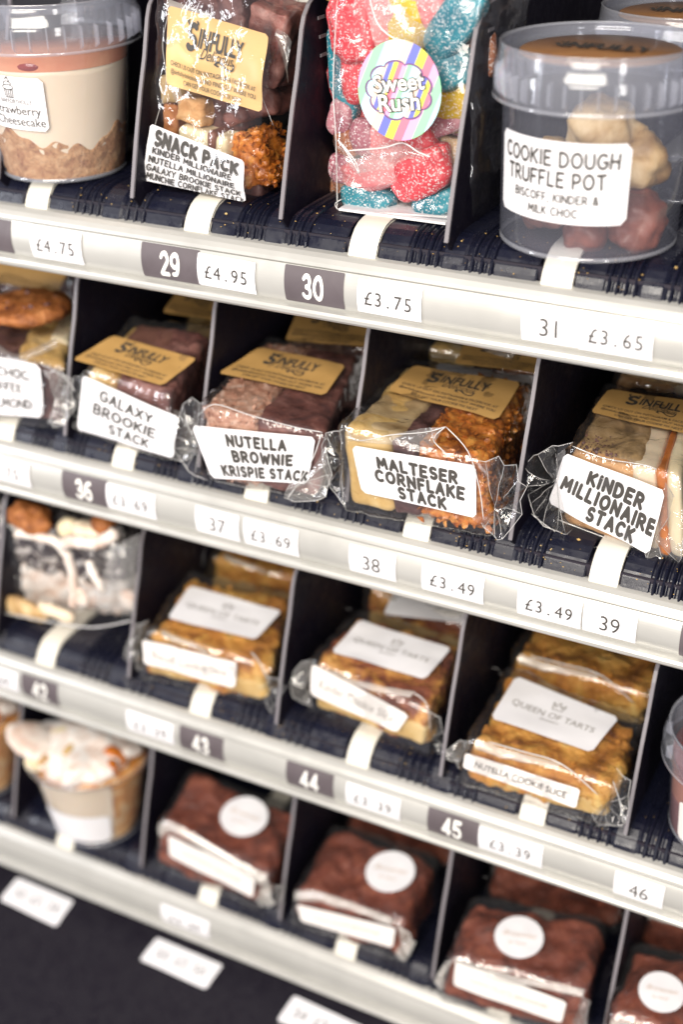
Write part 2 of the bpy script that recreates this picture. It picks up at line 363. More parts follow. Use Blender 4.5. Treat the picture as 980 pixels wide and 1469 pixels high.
def arc(cx, cy, rx, ry, a0, a1, n=10):
    return [(cx + rx * math.cos(math.radians(a0 + (a1 - a0) * i / n)), cy + ry * math.sin(math.radians(a0 + (a1 - a0) * i / n))) for i in range(n + 1)]
G = {
 'A': (.72, [[(0, 0), (.36, 1), (.72, 0)], [(.15, .33), (.57, .33)]]),
 'B': (.62, [[(0, 0), (0, 1)] + arc(.3, .76, .26, .24, 90, -90, 6) + [(.1, .52)] + arc(.33, .26, .29, .26, 90, -90, 6) + [(0, 0)]]),
 'C': (.70, [arc(.4, .5, .4, .5, 50, 310, 14)]),
 'D': (.70, [[(0, 0), (0, 1), (.2, 1)] + arc(.22, .5, .46, .5, 90, -90, 10) + [(0, 0)]]),
 'E': (.56, [[(.56, 1), (0, 1), (0, 0), (.56, 0)], [(0, .52), (.46, .52)]]),
 'F': (.54, [[(.54, 1), (0, 1), (0, 0)], [(0, .5), (.44, .5)]]),
 'G': (.74, [arc(.4, .5, .4, .5, 50, 330, 14) + [(.76, .46), (.48, .46)]]),
 'H': (.66, [[(0, 0), (0, 1)], [(.66, 0), (.66, 1)], [(0, .5), (.66, .5)]]),
 'I': (.06, [[(.03, 0), (.03, 1)]]),
 'J': (.5, [[(.5, 1), (.5, .25)] + arc(.25, .25, .25, .25, 0, -180, 6)]),
 'K': (.64, [[(0, 0), (0, 1)], [(.62, 1), (.05, .45)], [(.2, .55), (.64, 0)]]),
 'L': (.5, [[(0, 1), (0, 0), (.5, 0)]]),
 'M': (.86, [[(0, 0), (.08, 1), (.43, .3), (.78, 1), (.86, 0)]]),
 'N': (.68, [[(0, 0), (0, 1), (.68, 0), (.68, 1)]]),
 'O': (.80, [arc(.4, .5, .4, .5, 90, 450, 18)]),
 'P': (.60, [[(0, 0), (0, 1), (.25, 1)] + arc(.3, .72, .3, .28, 90, -90, 7) + [(.02, .44)]]),
 'Q': (.80, [arc(.4, .5, .4, .5, 90, 450, 18), [(.5, .25), (.8, -.05)]]),
 'R': (.64, [[(0, 0), (0, 1), (.25, 1)] + arc(.3, .74, .28, .26, 90, -90, 7) + [(.02, .48)], [(.25, .48), (.64, 0)]]),
 'S': (.58, [arc(.3, .74, .27, .26, 40, 270, 9) + arc(.3, .25, .29, .25, 90, -140, 9)]),
 'T': (.66, [[(0, 1), (.66, 1)], [(.33, 1), (.33, 0)]]),
 'U': (.66, [[(0, 1), (0, .33)] + arc(.33, .33, .33, .33, 180, 360, 9) + [(.66, 1)]]),
 'V': (.68, [[(0, 1), (.34, 0), (.68, 1)]]),
 'W': (.95, [[(0, 1), (.22, 0), (.475, .75), (.73, 0), (.95, 1)]]),
 'X': (.66, [[(0, 0), (.66, 1)], [(0, 1), (.66, 0)]]),
 'Y': (.66, [[(0, 1), (.33, .5), (.66, 1)], [(.33, .5), (.33, 0)]]),
 'Z': (.62, [[(0, 1), (.62, 1), (0, 0), (.62, 0)]]),
 '&': (.7, [[(.7, 0), (.15, .7)] + arc(.33, .8, .18, .2, 190, -10, 6) + [(.1, .35)] + arc(.28, .22, .24, .22, 150, 350, 7) + [(.66, .45)]]),
 ',': (.1, [[(.08, .08), (0, -.18)]]),
 '0': (.6, [arc(.3, .5, .3, .5, 90, 450, 14)]),
 '2': (.58, [arc(.29, .72, .28, .28, 160, -30, 8) + [(0, 0), (.58, 0)]]),
 '3': (.56, [arc(.27, .75, .25, .25, 150, -90, 8) + arc(.27, .26, .29, .26, 90, -150, 9)]),
 '4': (.62, [[(.46, 0), (.46, 1), (0, .28), (.62, .28)]]),
 '5': (.58, [[(.52, 1), (.08, 1), (.04, .56)] + arc(.27, .32, .3, .32, 120, -150, 9)]),
 '6': (.6, [[(.5, .97)] + arc(.42, .4, .42, .58, 110, 180, 5) + arc(.3, .3, .29, .3, 180, -180, 12)]),
 '8': (.6, [arc(.3, .75, .24, .25, 90, 450, 12), arc(.3, .27, .3, .27, 90, 450, 14)]),
 '9': (.6, [[(.1, .03)] + arc(.18, .6, .42, .58, -70, 0, 5) + arc(.3, .7, .29, .3, 0, 360, 12)]),
 '1': (.3, [[(0, .78), (.26, 1), (.26, 0)]]),
}
def stroke_text(txt, hgt, wt=.16, gap=.16, jit=0.0, seed=0, sx=1.0):
    """flat round-capped lettering; returns V (x,y), F, layer per vertex; centred"""
    rs = random.Random(seed); V = []; F = []; L = []; x = 0; lay = 0
    for ch in txt:
        if ch == ' ': x += .42 + gap; continue
        wd, st = G[ch]; a = rs.uniform(-jit, jit); dy = rs.uniform(-jit, jit) * .35
        x += wt / 2
        for pl in st:
            pts = []
            for (px, py) in pl:
                qx, qy = (px - wd / 2), py - .5; pts.append((x + (wd / 2 + qx * math.cos(a) - qy * math.sin(a)) * 1.0, .5 + qx * math.sin(a) + qy * math.cos(a) + dy))
            n = 10; r = wt / 2; q_ = [pts[0]]
            for pa, pb in zip(pts[:-1], pts[1:]):
                m_ = max(1, int(math.hypot(pb[0] - pa[0], pb[1] - pa[1]) / .22)); q_ += [(pa[0] + (pb[0] - pa[0]) * i_ / m_, pa[1] + (pb[1] - pa[1]) * i_ / m_) for i_ in range(1, m_ + 1)]
            pts = q_
            for k, (px, py) in enumerate(pts):
                b = len(V)
                for j in range(n): V.append((px + r * math.cos(2 * math.pi * j / n), py + r * math.sin(2 * math.pi * j / n)))
                L += [lay % 7] * n; F.append(tuple(range(b, b + n))); lay += 1
                if k:
                    qx, qy = pts[k - 1]; dx, dy_ = px - qx, py - qy; ln = math.hypot(dx, dy_) or 1; nx, ny = -dy_ / ln * r, dx / ln * r
                    b = len(V); V += [(qx + nx, qy + ny), (qx - nx, qy - ny), (px - nx, py - ny), (px + nx, py + ny)]; L += [lay % 7] * 4; F.append((b, b + 1, b + 2, b + 3)); lay += 1
        x += wd + wt / 2 + gap
    V = np.array(V, float).reshape(-1, 2); V[:, 0] = (V[:, 0] - (x - gap) / 2) * sx; V[:, 1] -= .5
    return V * hgt, F, np.array(L, float)
def bm_cut(me):
    import bmesh
    b = bmesh.new(); b.from_mesh(me)
    for k in range(1, 9): bmesh.ops.bisect_plane(b, geom=b.verts[:] + b.edges[:] + b.faces[:], plane_co=(0, k * .115, 0), plane_no=(0, 1, 0))
    b.to_mesh(me); b.free()
_fc = {}
def font_text(txt, hgt, offset=0.0, sx=1.0, shear=0.0, mono=0):
    k = (txt, round(offset, 4), round(shear, 3), mono)
    if k not in _fc:
        cu = bpy.data.curves.new('t', 'FONT'); cu.body = txt; cu.size = 1.37; cu.offset = offset; cu.shear = shear; cu.resolution_u = 3; cu.fill_mode = 'FRONT'
        o = bpy.data.objects.new('t', cu); COL.objects.link(o); dg = bpy.context.evaluated_depsgraph_get(); me = o.evaluated_get(dg).to_mesh()
        me = me.copy(); bm_cut(me)
        V = np.array([(v.co.x, v.co.y) for v in me.vertices], float).reshape(-1, 2); F = [tuple(p.vertices) for p in me.polygons]
        o.evaluated_get(dg).to_mesh_clear(); bpy.data.objects.remove(o); bpy.data.curves.remove(cu); _fc[k] = (V, F)
    V, F = _fc[k]; V = V.copy()
    if len(V): V[:, 0] = (V[:, 0] - (V[:, 0].min() + V[:, 0].max()) / 2) * sx; V[:, 1] -= .5
    return V * hgt, F, np.zeros(len(V))
def mono_text(txt, hgt, pitch=.72, offset=0.0):
    VV = []; FF = []; o = 0
    for i, ch in enumerate(txt):
        V, F, L = font_text(ch, 1, offset, .88)
        if ch == '.': V = V * np.array([1.0, 1.0])
        V = V + np.array([(i - (len(txt) - 1) / 2) * pitch, 0]); VV.append(V); FF += [tuple(a + o for a in f) for f in F]; o += len(V)
    return np.concatenate(VV) * hgt, FF, np.zeros(o)
def lettering(name, sh, items, m, parent, h=.00022):
    """items: (V2,F,L, x, y, rot) in metres from the sheet centre"""
    VV = []; FF = []; o = 0; h = h + (.0006 if sh.warp > .0015 else 0)
    for (T, x, y, rot) in items:
        V, F, L = T
        if not len(V): continue
        c, s = math.cos(rot), math.sin(rot); X = V[:, 0] * c - V[:, 1] * s + x; Y = V[:, 0] * s + V[:, 1] * c + y
        k = (np.abs(X) < sh.W / 2 * .995) & (np.abs(Y) < sh.H / 2 * .995)
        VV.append(sh.P(2 * X / sh.W, 2 * Y / sh.H, h + L * .000006)); FF += [tuple(a + o for a in f) for f in F if all(k[a] for a in f)]; o += len(V)
    return part(name, np.concatenate(VV), FF, m, parent, smooth=False)
def tube2d(pts, r, close=False):
    V = []; F = []; L = []
    for k, (px, py) in enumerate(pts):
        b = len(V); n = 8
        for j in range(n): V.append((px + r * math.cos(2 * math.pi * j / n), py + r * math.sin(2 * math.pi * j / n)))
        L += [k % 5] * n; F.append(tuple(range(b, b + n)))
        if k:
            qx, qy = pts[k - 1]; dx, dy = px - qx, py - qy; ln = math.hypot(dx, dy) or 1; nx, ny = -dy / ln * r, dx / ln * r
            b = len(V); V += [(qx + nx, qy + ny), (qx - nx, qy - ny), (px - nx, py - ny), (px + nx, py + ny)]; L += [(k + 2) % 5] * 4; F.append((b, b + 1, b + 2, b + 3))
    return np.array(V), F, np.array(L, float)
def tube3d(pts, r, n=6):
    P = np.array(pts, float); V = []; F = []
    for i in range(len(P)):
        t = nrm(P[min(i + 1, len(P) - 1)] - P[max(i - 1, 0)]); a = nrm(np.cross(t, [.3, .2, .93])); b = np.cross(t, a)
        rr = r * (.45 if i in (0, len(P) - 1) else 1)
        for j in range(n): V.append(P[i] + rr * (a * math.cos(2 * math.pi * j / n) + b * math.sin(2 * math.pi * j / n)))
    for i in range(len(P) - 1):
        for j in range(n): F.append((i * n + j, i * n + (j + 1) % n, (i + 1) * n + (j + 1) % n, (i + 1) * n + j))
    F.append(tuple(range(n))); F.append(tuple(range((len(P) - 1) * n, len(P) * n))); return V, F
def smooth_poly(pts, n=6):
    P = [np.array(p, float) for p in pts]; o = []
    for i in range(len(P) - 1):
        a, b, c, d = P[max(i - 1, 0)], P[i], P[i + 1], P[min(i + 2, len(P) - 1)]
        for k in range(n):
            t = k / n; o.append(.5 * ((2 * b) + (c - a) * t + (2 * a - 5 * b + 4 * c - d) * t * t + (3 * b - a - 3 * c + d) * t ** 3))
    o.append(P[-1]); return o

# ------------------------------------------------------------------ cabinet
LIP = [1.2266, 1.0908, 0.9393, 0.7877]
ZT = [z + .041 for z in LIP]
def struct(name, a, b, m):
    V, F = simple_box(a, b); o = mesh_obj(name, V, F, m, smooth=False); o['kind'] = 'structure'; return o
struct('back_wall', (-1.3, .46, .5), (.6, .48, 1.9), 'cabinet_black')
struct('side_wall', (-1.32, -.02, .5), (-1.30, .46, 1.9), 'cabinet_black')
struct('ceiling', (-1.3, 0.0, 1.52), (.6, .46, 1.54), 'cabinet_black')

# ------------------------------------------------------------------ trays
FACEP0 = .0011 + 26.0 * .0082 ** 2
RAILP = [(.0022, -.0010), (.0004, -.0006), (-.0006, .0006), (-.0007, .0021), (.0000, .0033), (.0016, .0038), (.0034, .0041), (FACEP0, .0050)]
_fz = np.linspace(.0050, .0222, 15); FACEP = [(float(.0011 + 26.0 * (z - .0132) ** 2), float(z)) for z in _fz]
TOPP = [(.0030, .0222), (.0042, .0223), (.0042, .0228), (.0028, .0231), (.0033, .0247), (.0048, .0266), (.0070, .0281), (.0100, .0288), (.0115, .0285), (.0115, .0250), (.0100, .0040), (.0022, -.0010)]
def face_yz(t):
    """t in 0..1 up the label face"""
    P = np.array(FACEP); z = P[0, 1] + t * (P[-1, 1] - P[0, 1]); return np.interp(z, P[:, 1], P[:, 0]), z
NOSE = [(.0092, .0268), (.0094, .0284), (.0102, .0305), (.0116, .0330), (.0136, .0355), (.0162, .0378), (.0195, .0394), (.0235, .0402), (.03, .0405), (.05, .0405), (.09, .0405), (.16, .0405), (.40, .0405)]
DIVP = [(.0078, 0), (.0147, .0237), (.0221, .0461), (.0274, .0598), (.0323, .0763), (.0348, .0815), (.0392, .0858), (.046, .089), (.06, .0905), (.36, .0905), (.36, -.012), (.02, -.012)]
def extrude_x(prof, x0, x1, n=2):
    xs = np.linspace(x0, x1, n); V = [(x, y, z) for x in xs for (y, z) in prof]; k = len(prof)
    F = [(i * k + j, (i + 1) * k + j, (i + 1) * k + j + 1, i * k + j + 1) for i in range(n - 1) for j in range(k - 1)]
    return V, F
def nose_plate(tray, x0, x1, z0):
    w_ = x1 - x0; xs = [0, .0006]; hs = [-.0030, 0]
    def ridges(a, b, n):
        for i in range(n):
            c = a + (b - a) * (i + .5) / n; r = (b - a) / n
            for (dx, h) in ((-.46 * r, 0), (-.30 * r, -.0007), (-.12 * r, -.0007), (-.02 * r, .0005), (.10 * r, .0009), (.22 * r, .0005), (.34 * r, -.0007), (.46 * r, 0)): xs.append(c + dx); hs.append(h)
    xs += [w_ * .17]; hs += [0]; ridges(w_ * .18, w_ * .40, 4); xs += [w_ * .405, w_ * .42, w_ * .54, w_ * .555]; hs += [-.0004, .0004, .0004, -.0004]
    ridges(w_ * .56, w_ * .74, 3); xs += [w_ * .75, w_ - .0010, w_ - .0003, w_]; hs += [0, 0, -.0006, -.0030]
    P = np.array(NOSE); T = np.gradient(P, axis=0); N = np.stack([-T[:, 1], T[:, 0]], 1); N /= np.linalg.norm(N, axis=1, keepdims=True)
    V = []
    for x, h in zip(xs, hs):
        for (p, n) in zip(P, N): V.append((x0 + x, p[0] + n[0] * h, z0 + p[1] + n[1] * h))
    k = len(P); F = [(i * k + j, (i + 1) * k + j, (i + 1) * k + j + 1, i * k + j + 1) for i in range(len(xs) - 1) for j in range(k - 1)]
    b = len(V)
    for x in xs: V.append((x0 + x, .0135, z0 + .024))      # underside lip closing the front
    F += [(i * k, b + i, b + i + 1, (i + 1) * k) for i in range(len(xs) - 1)]
    o = part('nose_plate', V, F, 'nose_black', tray, smooth=False)
    return o
def white_tab(tray, xc, z0, wd=.0136):
    P = np.array(NOSE) ; T = np.gradient(P, axis=0); N = np.stack([-T[:, 1], T[:, 0]], 1); N /= np.linalg.norm(N, axis=1, keepdims=True)
    prof = []; 
    for off, rng in ((.0012, range(len(P))), (-.0006, range(len(P) - 1, -1, -1))):
        for i in rng: prof.append((P[i][0] + N[i][0] * off, z0 + P[i][1] + N[i][1] * off + (.0002 if i > 8 else 0)))
    k = len(prof); V = []; xs = [(-wd / 2, .0004), (-wd / 2 + .0006, 0), (wd / 2 - .0006, 0), (wd / 2, .0004)]
    for x, ins in xs:
        for i, (y, z) in enumerate(prof): V.append((xc + x, y + (ins if i < len(P) else 0), z - (ins if i < len(P) else 0)))
    F = [(i * k + j, (i + 1) * k + j, (i + 1) * k + (j + 1) % k, i * k + (j + 1) % k) for i in range(3) for j in range(k)]
    m = len(P)
    for e in (0, 3):
        for j in range(m - 1): F.append((e * k + j, e * k + j + 1, e * k + k - 2 - j, e * k + k - 1 - j))
    part('white_tab', V, F, 'tab_white', tray, smooth=True)
def rail_label(tray, z0, x0, x1, txt, dark=False, skew=0.0, t0=.04, t1=.97, hfrac=.42, off=.00035):
    nm = 'number_tag' if len(txt) <= 2 else 'price_label'
    def fn(a, b, h):
        a = np.asarray(a, float); b = np.asarray(b, float); t = t0 + (b + 1) / 2 * (t1 - t0) + skew * a
        y, z = face_yz(np.clip(t, 0.0, 1)); return np.stack([x0 + (a + 1) / 2 * (x1 - x0) - skew * .012 * b, y - off - h, z0 + z], 1)
    sh = Sheet((0, 0, 0), (x1 - x0, 0, 0), (x1 - x0, 0, .0172 * (t1 - t0)), (0, 0, .0172 * (t1 - t0)), fn=fn)
    p = add_sheet(nm, sh, 'tag_dark' if dark else 'paper_white', tray, nu=8, nv=31, r=.02)
    if not txt.strip(): return
    if dark: T = stroke_text(txt, sh.H * .60, .23, .07, 0, 0, .66); mm = 'ink_white'
    elif len(txt) <= 2: T = font_text(txt, sh.H * hfrac * 1.22, -.008, .92); mm = 'ink'
    else: T = mono_text(txt, sh.H * hfrac * .98); mm = 'ink'
    lettering('digits', sh, [(T, random.uniform(-.0004, .0004), -.0001, 0)], mm, p, h=.00028)

TRAYS = [
 dict(tabs=[(-170, 262), (53, 300), (283, 340), (520, 372), (798, 420), (1090, 470)], div=[-.4568, -.377, -.2971, -.2173],
      rail=[(-57, 18, 345, '28', 1), (44, 118, 350, '£4.75', 0), (203, 286, 378, '29', 1), (284, 367, 395, '£4.95', 0), (408, 493, 413, '30', 1), (513, 605, 430, '£3.75', 0), (748, 829, 470, '31', 0), (830, 937, 483, '£3.65', 0)],
      label='top vending tray with its rail numbered 28 to 31 under pots and bags'),
 dict(tabs=[(-160, 590), (5, 628), (177, 680), (368, 727), (597, 782), (865, 847), (1150, 920)], div=[-.4361, -.3515, -.2670, -.1826, -.0980],
      rail=[(-35, 43, 672, '£3.75', 0), (90, 154, 705, '36', 1), (153, 223, 718, '£3.69', 0), (281, 343, 753, '37', 0), (350, 428, 770, '£3.69', 0), (501, 568, 808, '38', 0), (605, 694, 835, '£3.49', 0), (742, 834, 872, '£3.49', 0), (836, 913, 897, '39', 0), (974, 1050, 935, '40', 1)],
      label='second vending tray with rail numbers 36 to 39 holding kraft labelled cake stacks'),
 dict(tabs=[(-130, 880), (65, 955), (287, 1027), (513, 1098), (763, 1180), (1050, 1275)], div=[-.5114, -.4125, -.3136, -.2147, -.1155],
      rail=[(-40, 25, 967, '£3.69', 0), (31, 82, 987, '42', 1), (182, 248, 1038, '£3.39', 0), (258, 320, 1068, '43', 1), (411, 478, 1122, '44', 1), (497, 574, 1155, '£3.39', 0), (613, 686, 1190, '45', 1), (686, 778, 1220, '£3.39', 0), (880, 952, 1278, '46', 0)],
      label='third vending tray with rail numbers 42 to 46 holding wrapped cookie slices'),
 dict(tabs=[(-90, 1130), (92, 1213), (298, 1297), (495, 1378), (715, 1469), (990, 1585)], div=[-.5240, -.4204, -.3185, -.2170, -.1155],
      rail=[(233, 300, 1325, '£3.39', 0)],
      label='bottom vending tray holding the round stickered brownies and a dessert cup'),
]
XR = (-.95, .12)
for ti, T in enumerate(TRAYS):
    z0 = LIP[ti]
    tr = thing('vending_tray', T['label'], 'vending tray', (-.3, 0, z0), 'trays of the vending machine')
    V, F = extrude_x([(y, z + z0) for y, z in RAILP + FACEP[1:] + TOPP[1:]], *XR)
    part('front_rail', V, F, 'rail_paint', tr, smooth=False)
    V, F = simple_box((XR[0], .012, z0 + .018), (XR[1], .42, z0 + .0345)); part('tray_floor', V, F, 'cabinet_black', tr, smooth=False)
    tx = [hit(p, 1, .0095)[0] for p in T['tabs']]
    for x in tx: white_tab(tr, x, z0)
    for a, b in zip(tx[:-1], tx[1:]): nose_plate(tr, a + .0072, b - .0086, z0)
    for x in T['div']:
        hz = 1.0 if ti != 1 else 1.0
        prof = [(y, z0 + .0405 + z * hz) for y, z in DIVP]; k = len(prof); th = .0012
        V = [(x - th / 2, y, z) for y, z in prof] + [(x + th / 2, y, z) for y, z in prof]
        F = [tuple(range(k))[::-1], tuple(range(k, 2 * k))] + [(j, (j + 1) % k, k + (j + 1) % k, k + j) for j in range(8, k)] + [(j, j + 1, k + j + 1, k + j) for j in range(0, 8)]
        d = part('divider', V, F, 'divider_black', tr, smooth=False)
        e = [(x, y - .0004, z) for y, z in prof[:9]]; ed = [(p[0] - .0009, p[1], p[2]) for p in e] + [(p[0] + .0009, p[1], p[2]) for p in e] + [(p[0] + .0009, p[1] + .0012, p[2]) for p in e] + [(p[0] - .0009, p[1] + .0012, p[2]) for p in e]
        F = [(s * 9 + i, ((s + 1) % 4) * 9 + i, ((s + 1) % 4) * 9 + i + 1, s * 9 + i + 1) for s in range(4) for i in range(8)] + [(0, 9, 18, 27)]
        part('edge_strip', ed, F, 'divider_edge', d, smooth=False)
        for (sy, sz) in () if ti else ((.046, .078), (.047, .070), (.0475, .062)):
            V, F = simple_box((x + .0006, sy, z0 + .0405 + sz), (x + .0010, sy + .006, z0 + .0405 + sz + .0014)); part('slot', V, F, 'divider_edge', d, smooth=False)
    for (a, b, y, txt, dk) in T['rail']:
        xa = hit((a, y), 1, .001)[0]; xb = hit((b, y + (b - a) * .2), 1, .001)[0]
        paper_in = 0.0 if dk else random.uniform(0, .03)
        rail_label(tr, z0, xa, xb, txt, bool(dk), 0 if dk else random.uniform(-.015, .015), .02 if dk else .03 + paper_in, .99 if dk else .93, hfrac=.46 if dk else .44, off=.0003 if dk else .0005 + (.0002 if txt[-1] == '5' else 0))
    for k in range(3): pass

# ------------------------------------------------------------------ lower panel
pl = thing('lower_panel', 'matt black panel below the bottom rail carrying white price labels', 'panel', (-.4, 0, LIP[3] - .03))
PZ = LIP[3] - .012
def panel_pt(x, y): return np.array([x, y, PZ + (y - .03) * .26])
V = []; n_ = 12
for (x, y) in [(XR[0] - .3, -.34), (XR[1], -.34), (XR[1], .10), (XR[0] - .3, .10)]: V.append(panel_pt(x, y))
V += [v - np.array([0, 0, .006]) for v in V]
part('panel_sheet', V, [(0, 1, 2, 3), (4, 7, 6, 5), (0, 4, 5, 1), (1, 5, 6, 2), (2, 6, 7, 3), (3, 7, 4, 0)], 'panel_black', pl, smooth=False)
pn = nrm(np.array([0, -.26, 1.0])); pp0 = panel_pt(0, 0)
for q, tx in (([(-1, 1291), (80, 1330), (106, 1293), (24.5, 1259)], ('52', '£2.29')), ([(200, 1377), (295, 1420), (320, 1385), (225, 1345)], ('53', '£2.50')), ([(397, 1464), (500, 1511), (523, 1474), (422, 1428)], ('54', '£2.50'))):
    sh = Sheet(*[hitp(p, pn, pp0) for p in q], off=.0004, warp=.0003)
    p = add_sheet('price_label', sh, 'paper_white', pl, r=.06)
    lettering('digits', sh, [(font_text(tx[0], sh.H * .34, .0), -sh.W * .28, 0, 0), (mono_text(tx[1], sh.H * .34), sh.W * .14, 0, 0)], 'ink', p, h=.0001)

# ------------------------------------------------------------------ product helpers
def make_hex(row, q, tilt=6, zb=None):
    z = ZT[row] if zb is None else zb
    a = hit(q[0], 2, z); b = hit(q[1], 2, z); e = b - a; n = nrm(np.array([-e[1], e[0], 0]))
    c = hitp(q[2], n, a); d = hitp(q[3], n, a)
    ex = nrm(d - c); ny = nrm(np.cross([0, 0, 1], ex)); ez = np.cross(ex, ny); ty = ny * math.cos(math.radians(tilt)) + ez * math.sin(math.radians(tilt)); nn = np.cross(ex, ty)
    g = hitp(q[4], nn, c); h = hitp(q[5], nn, c)
    gb = g.copy(); gb[2] = z; hb = h.copy(); hb[2] = z
    hx = Hexa([a, b, c, d, g, h, gb, hb]); hx.nf = -n; hx.nt = nn if nn[2] > 0 else -nn; return hx
def front_sheet(hx, q, off=.0016, warp=.0006, seed=0):
    P0 = hx.c[0] + hx.nf * max(off, .0038); return Sheet(*[hitp(p, hx.nf, P0) for p in q], warp=warp, seed=seed)
def top_sheet(hx, q, off=.0016, warp=.0006, seed=0):
    P0 = hx.c[2] + hx.nt * max(off, .0040); return Sheet(*[hitp(p, hx.nt, P0) for p in q], warp=warp, seed=seed)
def brand_print(sh, p, light=False):
    W, H = sh.W, sh.H; k = H
    it = []
    S = stroke_text('S', k * .29, .25, 0, 0, 0, 1.0); wd = S[0][:, 0].max() - S[0][:, 0].min(); it.append(((S[0] * np.array([.105 * W / wd, 1]), S[1], S[2]), -W * .235, k * .21, -.04))
    T_ = font_text('INFULLY', k * .235, .035); wd = T_[0][:, 0].max() - T_[0][:, 0].min(); it.append(((T_[0] * np.array([.44 * W / wd, 1]), T_[1], T_[2]), W * .055, k * .215, -.03))
    it.append((tube2d([(-.0 * W, 0), (-.015 * W, .02 * W), (-.005 * W, .035 * W)], k * .012), -W * .275, k * .35, 0)); it.append((tube2d([(.0 * W, 0), (.015 * W, .02 * W), (.005 * W, .035 * W)], k * .012), -W * .205, k * .35, 0))
    T_ = font_text('Delicious', k * .15, .0, 1, .45); wd = T_[0][:, 0].max() - T_[0][:, 0].min(); it.append(((T_[0] * np.array([.30 * W / wd, 1]), T_[1], T_[2]), W * .03, k * .045, -.04))
    tail = [(-.10, .0), (-.085, .025), (-.05, .012), (-.01, -.02), (.03, -.03), (.055, -.01), (.06, .03)]
    it.append((tube2d([(x * W, y * W) for x, y in smooth_poly([(a, b) for a, b in tail], 4)], k * .011), W * .12, -k * .055, 0))
    it.append((tube2d([(-.085 * W, .02 * W), (-.105 * W, 0), (-.08 * W, -.012 * W)], k * .011), W * .12, -k * .055, 0))
    for j, t in enumerate(('CHECK US OUT ON INSTAGRAM & FACEBOOK AT', '@sinfullydeliciousuk AND FIND OUT WHERE YOU', 'CAN GET YOUR COOKIE FIX NEXT')):
        V, F, L = font_text(t, k * .066, .004, 1); wd = V[:, 0].max() - V[:, 0].min(); lim = W * (.88 if j < 2 else .6)
        V = V * np.array([lim / wd, 1]); it.append(((V, F, L), 0, -k * (.20 + .105 * j), -.02))
    lettering('print', sh, it, 'ink', p)
def bubble_label(sh, lines, p, wt=.35, jit=.05, mt='ink', gap=.10, rot=0.0):
    it = []
    for j, (t, x, y, h, wf) in enumerate(lines):
        V, F, L = stroke_text(t, h * sh.H, wt, gap, jit, seed=len(t) * 7 + j); wd = V[:, 0].max() - V[:, 0].min()
        V = V * np.array([wf * sh.W / wd, 1.0]); it.append(((V, F, L), x * sh.W, y * sh.H, rot))
    lettering('print', sh, it, mt, p)
def fan(name, parent, centre, outline, y, m='film', pleat=.003, seed=0, plane=None):
    """pleated gather of film: fan of facets from a centre to an outline, both on the upright plane y"""
    rs = random.Random(seed); c = hit(centre, 1, y); O = [hit(p, 1, y + rs.uniform(-.004, .004)) for p in outline]
    V = []; F = []; pts = []; top = []
    for i in range(len(O) - 1):
        for q in (0, 1): pts.append(O[i] * (1 - q / 2) + O[i + 1] * (q / 2) + (np.array([rs.uniform(-1, 1), 0, rs.uniform(-1, 1)]) * .0012 if q else 0))
    pts.append(O[-1]); nr = 5
    for j, p in enumerate(pts):
        z = (1 if j % 2 else -1) * pleat * rs.uniform(.1, .8); top.append(j)
        for r in range(nr + 1):
            f = r / nr; q = c * (1 - f) + p * f; V.append(q + np.array([rs.uniform(-1, 1) * .0004, -z * math.sin(f * 2.6) - .001 + rs.uniform(-1, 1) * .0005, rs.uniform(-1, 1) * .0004]))
    F2 = []
    for j in range(len(pts) - 1):
        for r in range(nr):
            a, b, d, e = j * (nr + 1) + r, (j + 1) * (nr + 1) + r, (j + 1) * (nr + 1) + r + 1, j * (nr + 1) + r + 1
            F2 += [(a, b, d), (a, d, e)] if (j + r) % 2 else [(a, b, e), (b, d, e)]
    part(name, V, F2, m, parent, smooth=False)
    A, B = tube3d([V[j * (nr + 1) + nr] for j in range(len(pts))], .00016); part('film_hem_glint', A, B, 'film_edge_glint', parent)  # pale tube paints the glint along the hem
    for j in range(1, len(pts) - 1):
        if rs.random() < .6: A, B = tube3d([V[j * (nr + 1) + r] for r in range(rs.choice((0, 1, 2)), nr + 1)], .00011, 5); part('film_crease_glint', A, B, 'film_edge_glint', parent)  # pale tubes paint glints on the pleat creases
def seam_glint(parent, pts, y, r=.00028, m='film_edge_glint'):  # pale tubes laid along seams and creases as painted glints
    P = [hit(p[:2], 1, p[2] if len(p) > 2 else y) for p in pts]; V, F = tube3d(smooth_poly(P, 5), r); part('film_crease_glint', V, F, m, parent)
def band(parent, top, bot, y, m='film_fold_glare', n=18, seed=0, bulge=.002):  # milky strip: folded film on brownies, painted glare on other packs
    T_ = smooth_poly([hit(p, 1, y + .002) for p in top], 6); B_ = smooth_poly([hit(p, 1, y) for p in bot], 6)
    def rs(P, k):
        P = np.array(P); t = np.linspace(0, len(P) - 1, k); i = np.floor(t).astype(int).clip(0, len(P) - 2); f = (t - i)[:, None]; return P[i] * (1 - f) + P[i + 1] * f
    T_ = rs(T_, n); B_ = rs(B_, n); nv = 6; V = []
    for j in range(nv):
        f = j / (nv - 1); q = B_ * (1 - f) + T_ * f; q = q + np.array([0, -bulge, 0]) * math.sin(math.pi * f); q[:, 1] += fbm(q * 160, 2, seed) * .0012; V.append(q)
    part('film_fold_glare', np.concatenate(V), grid_faces(n, nv), m, parent)
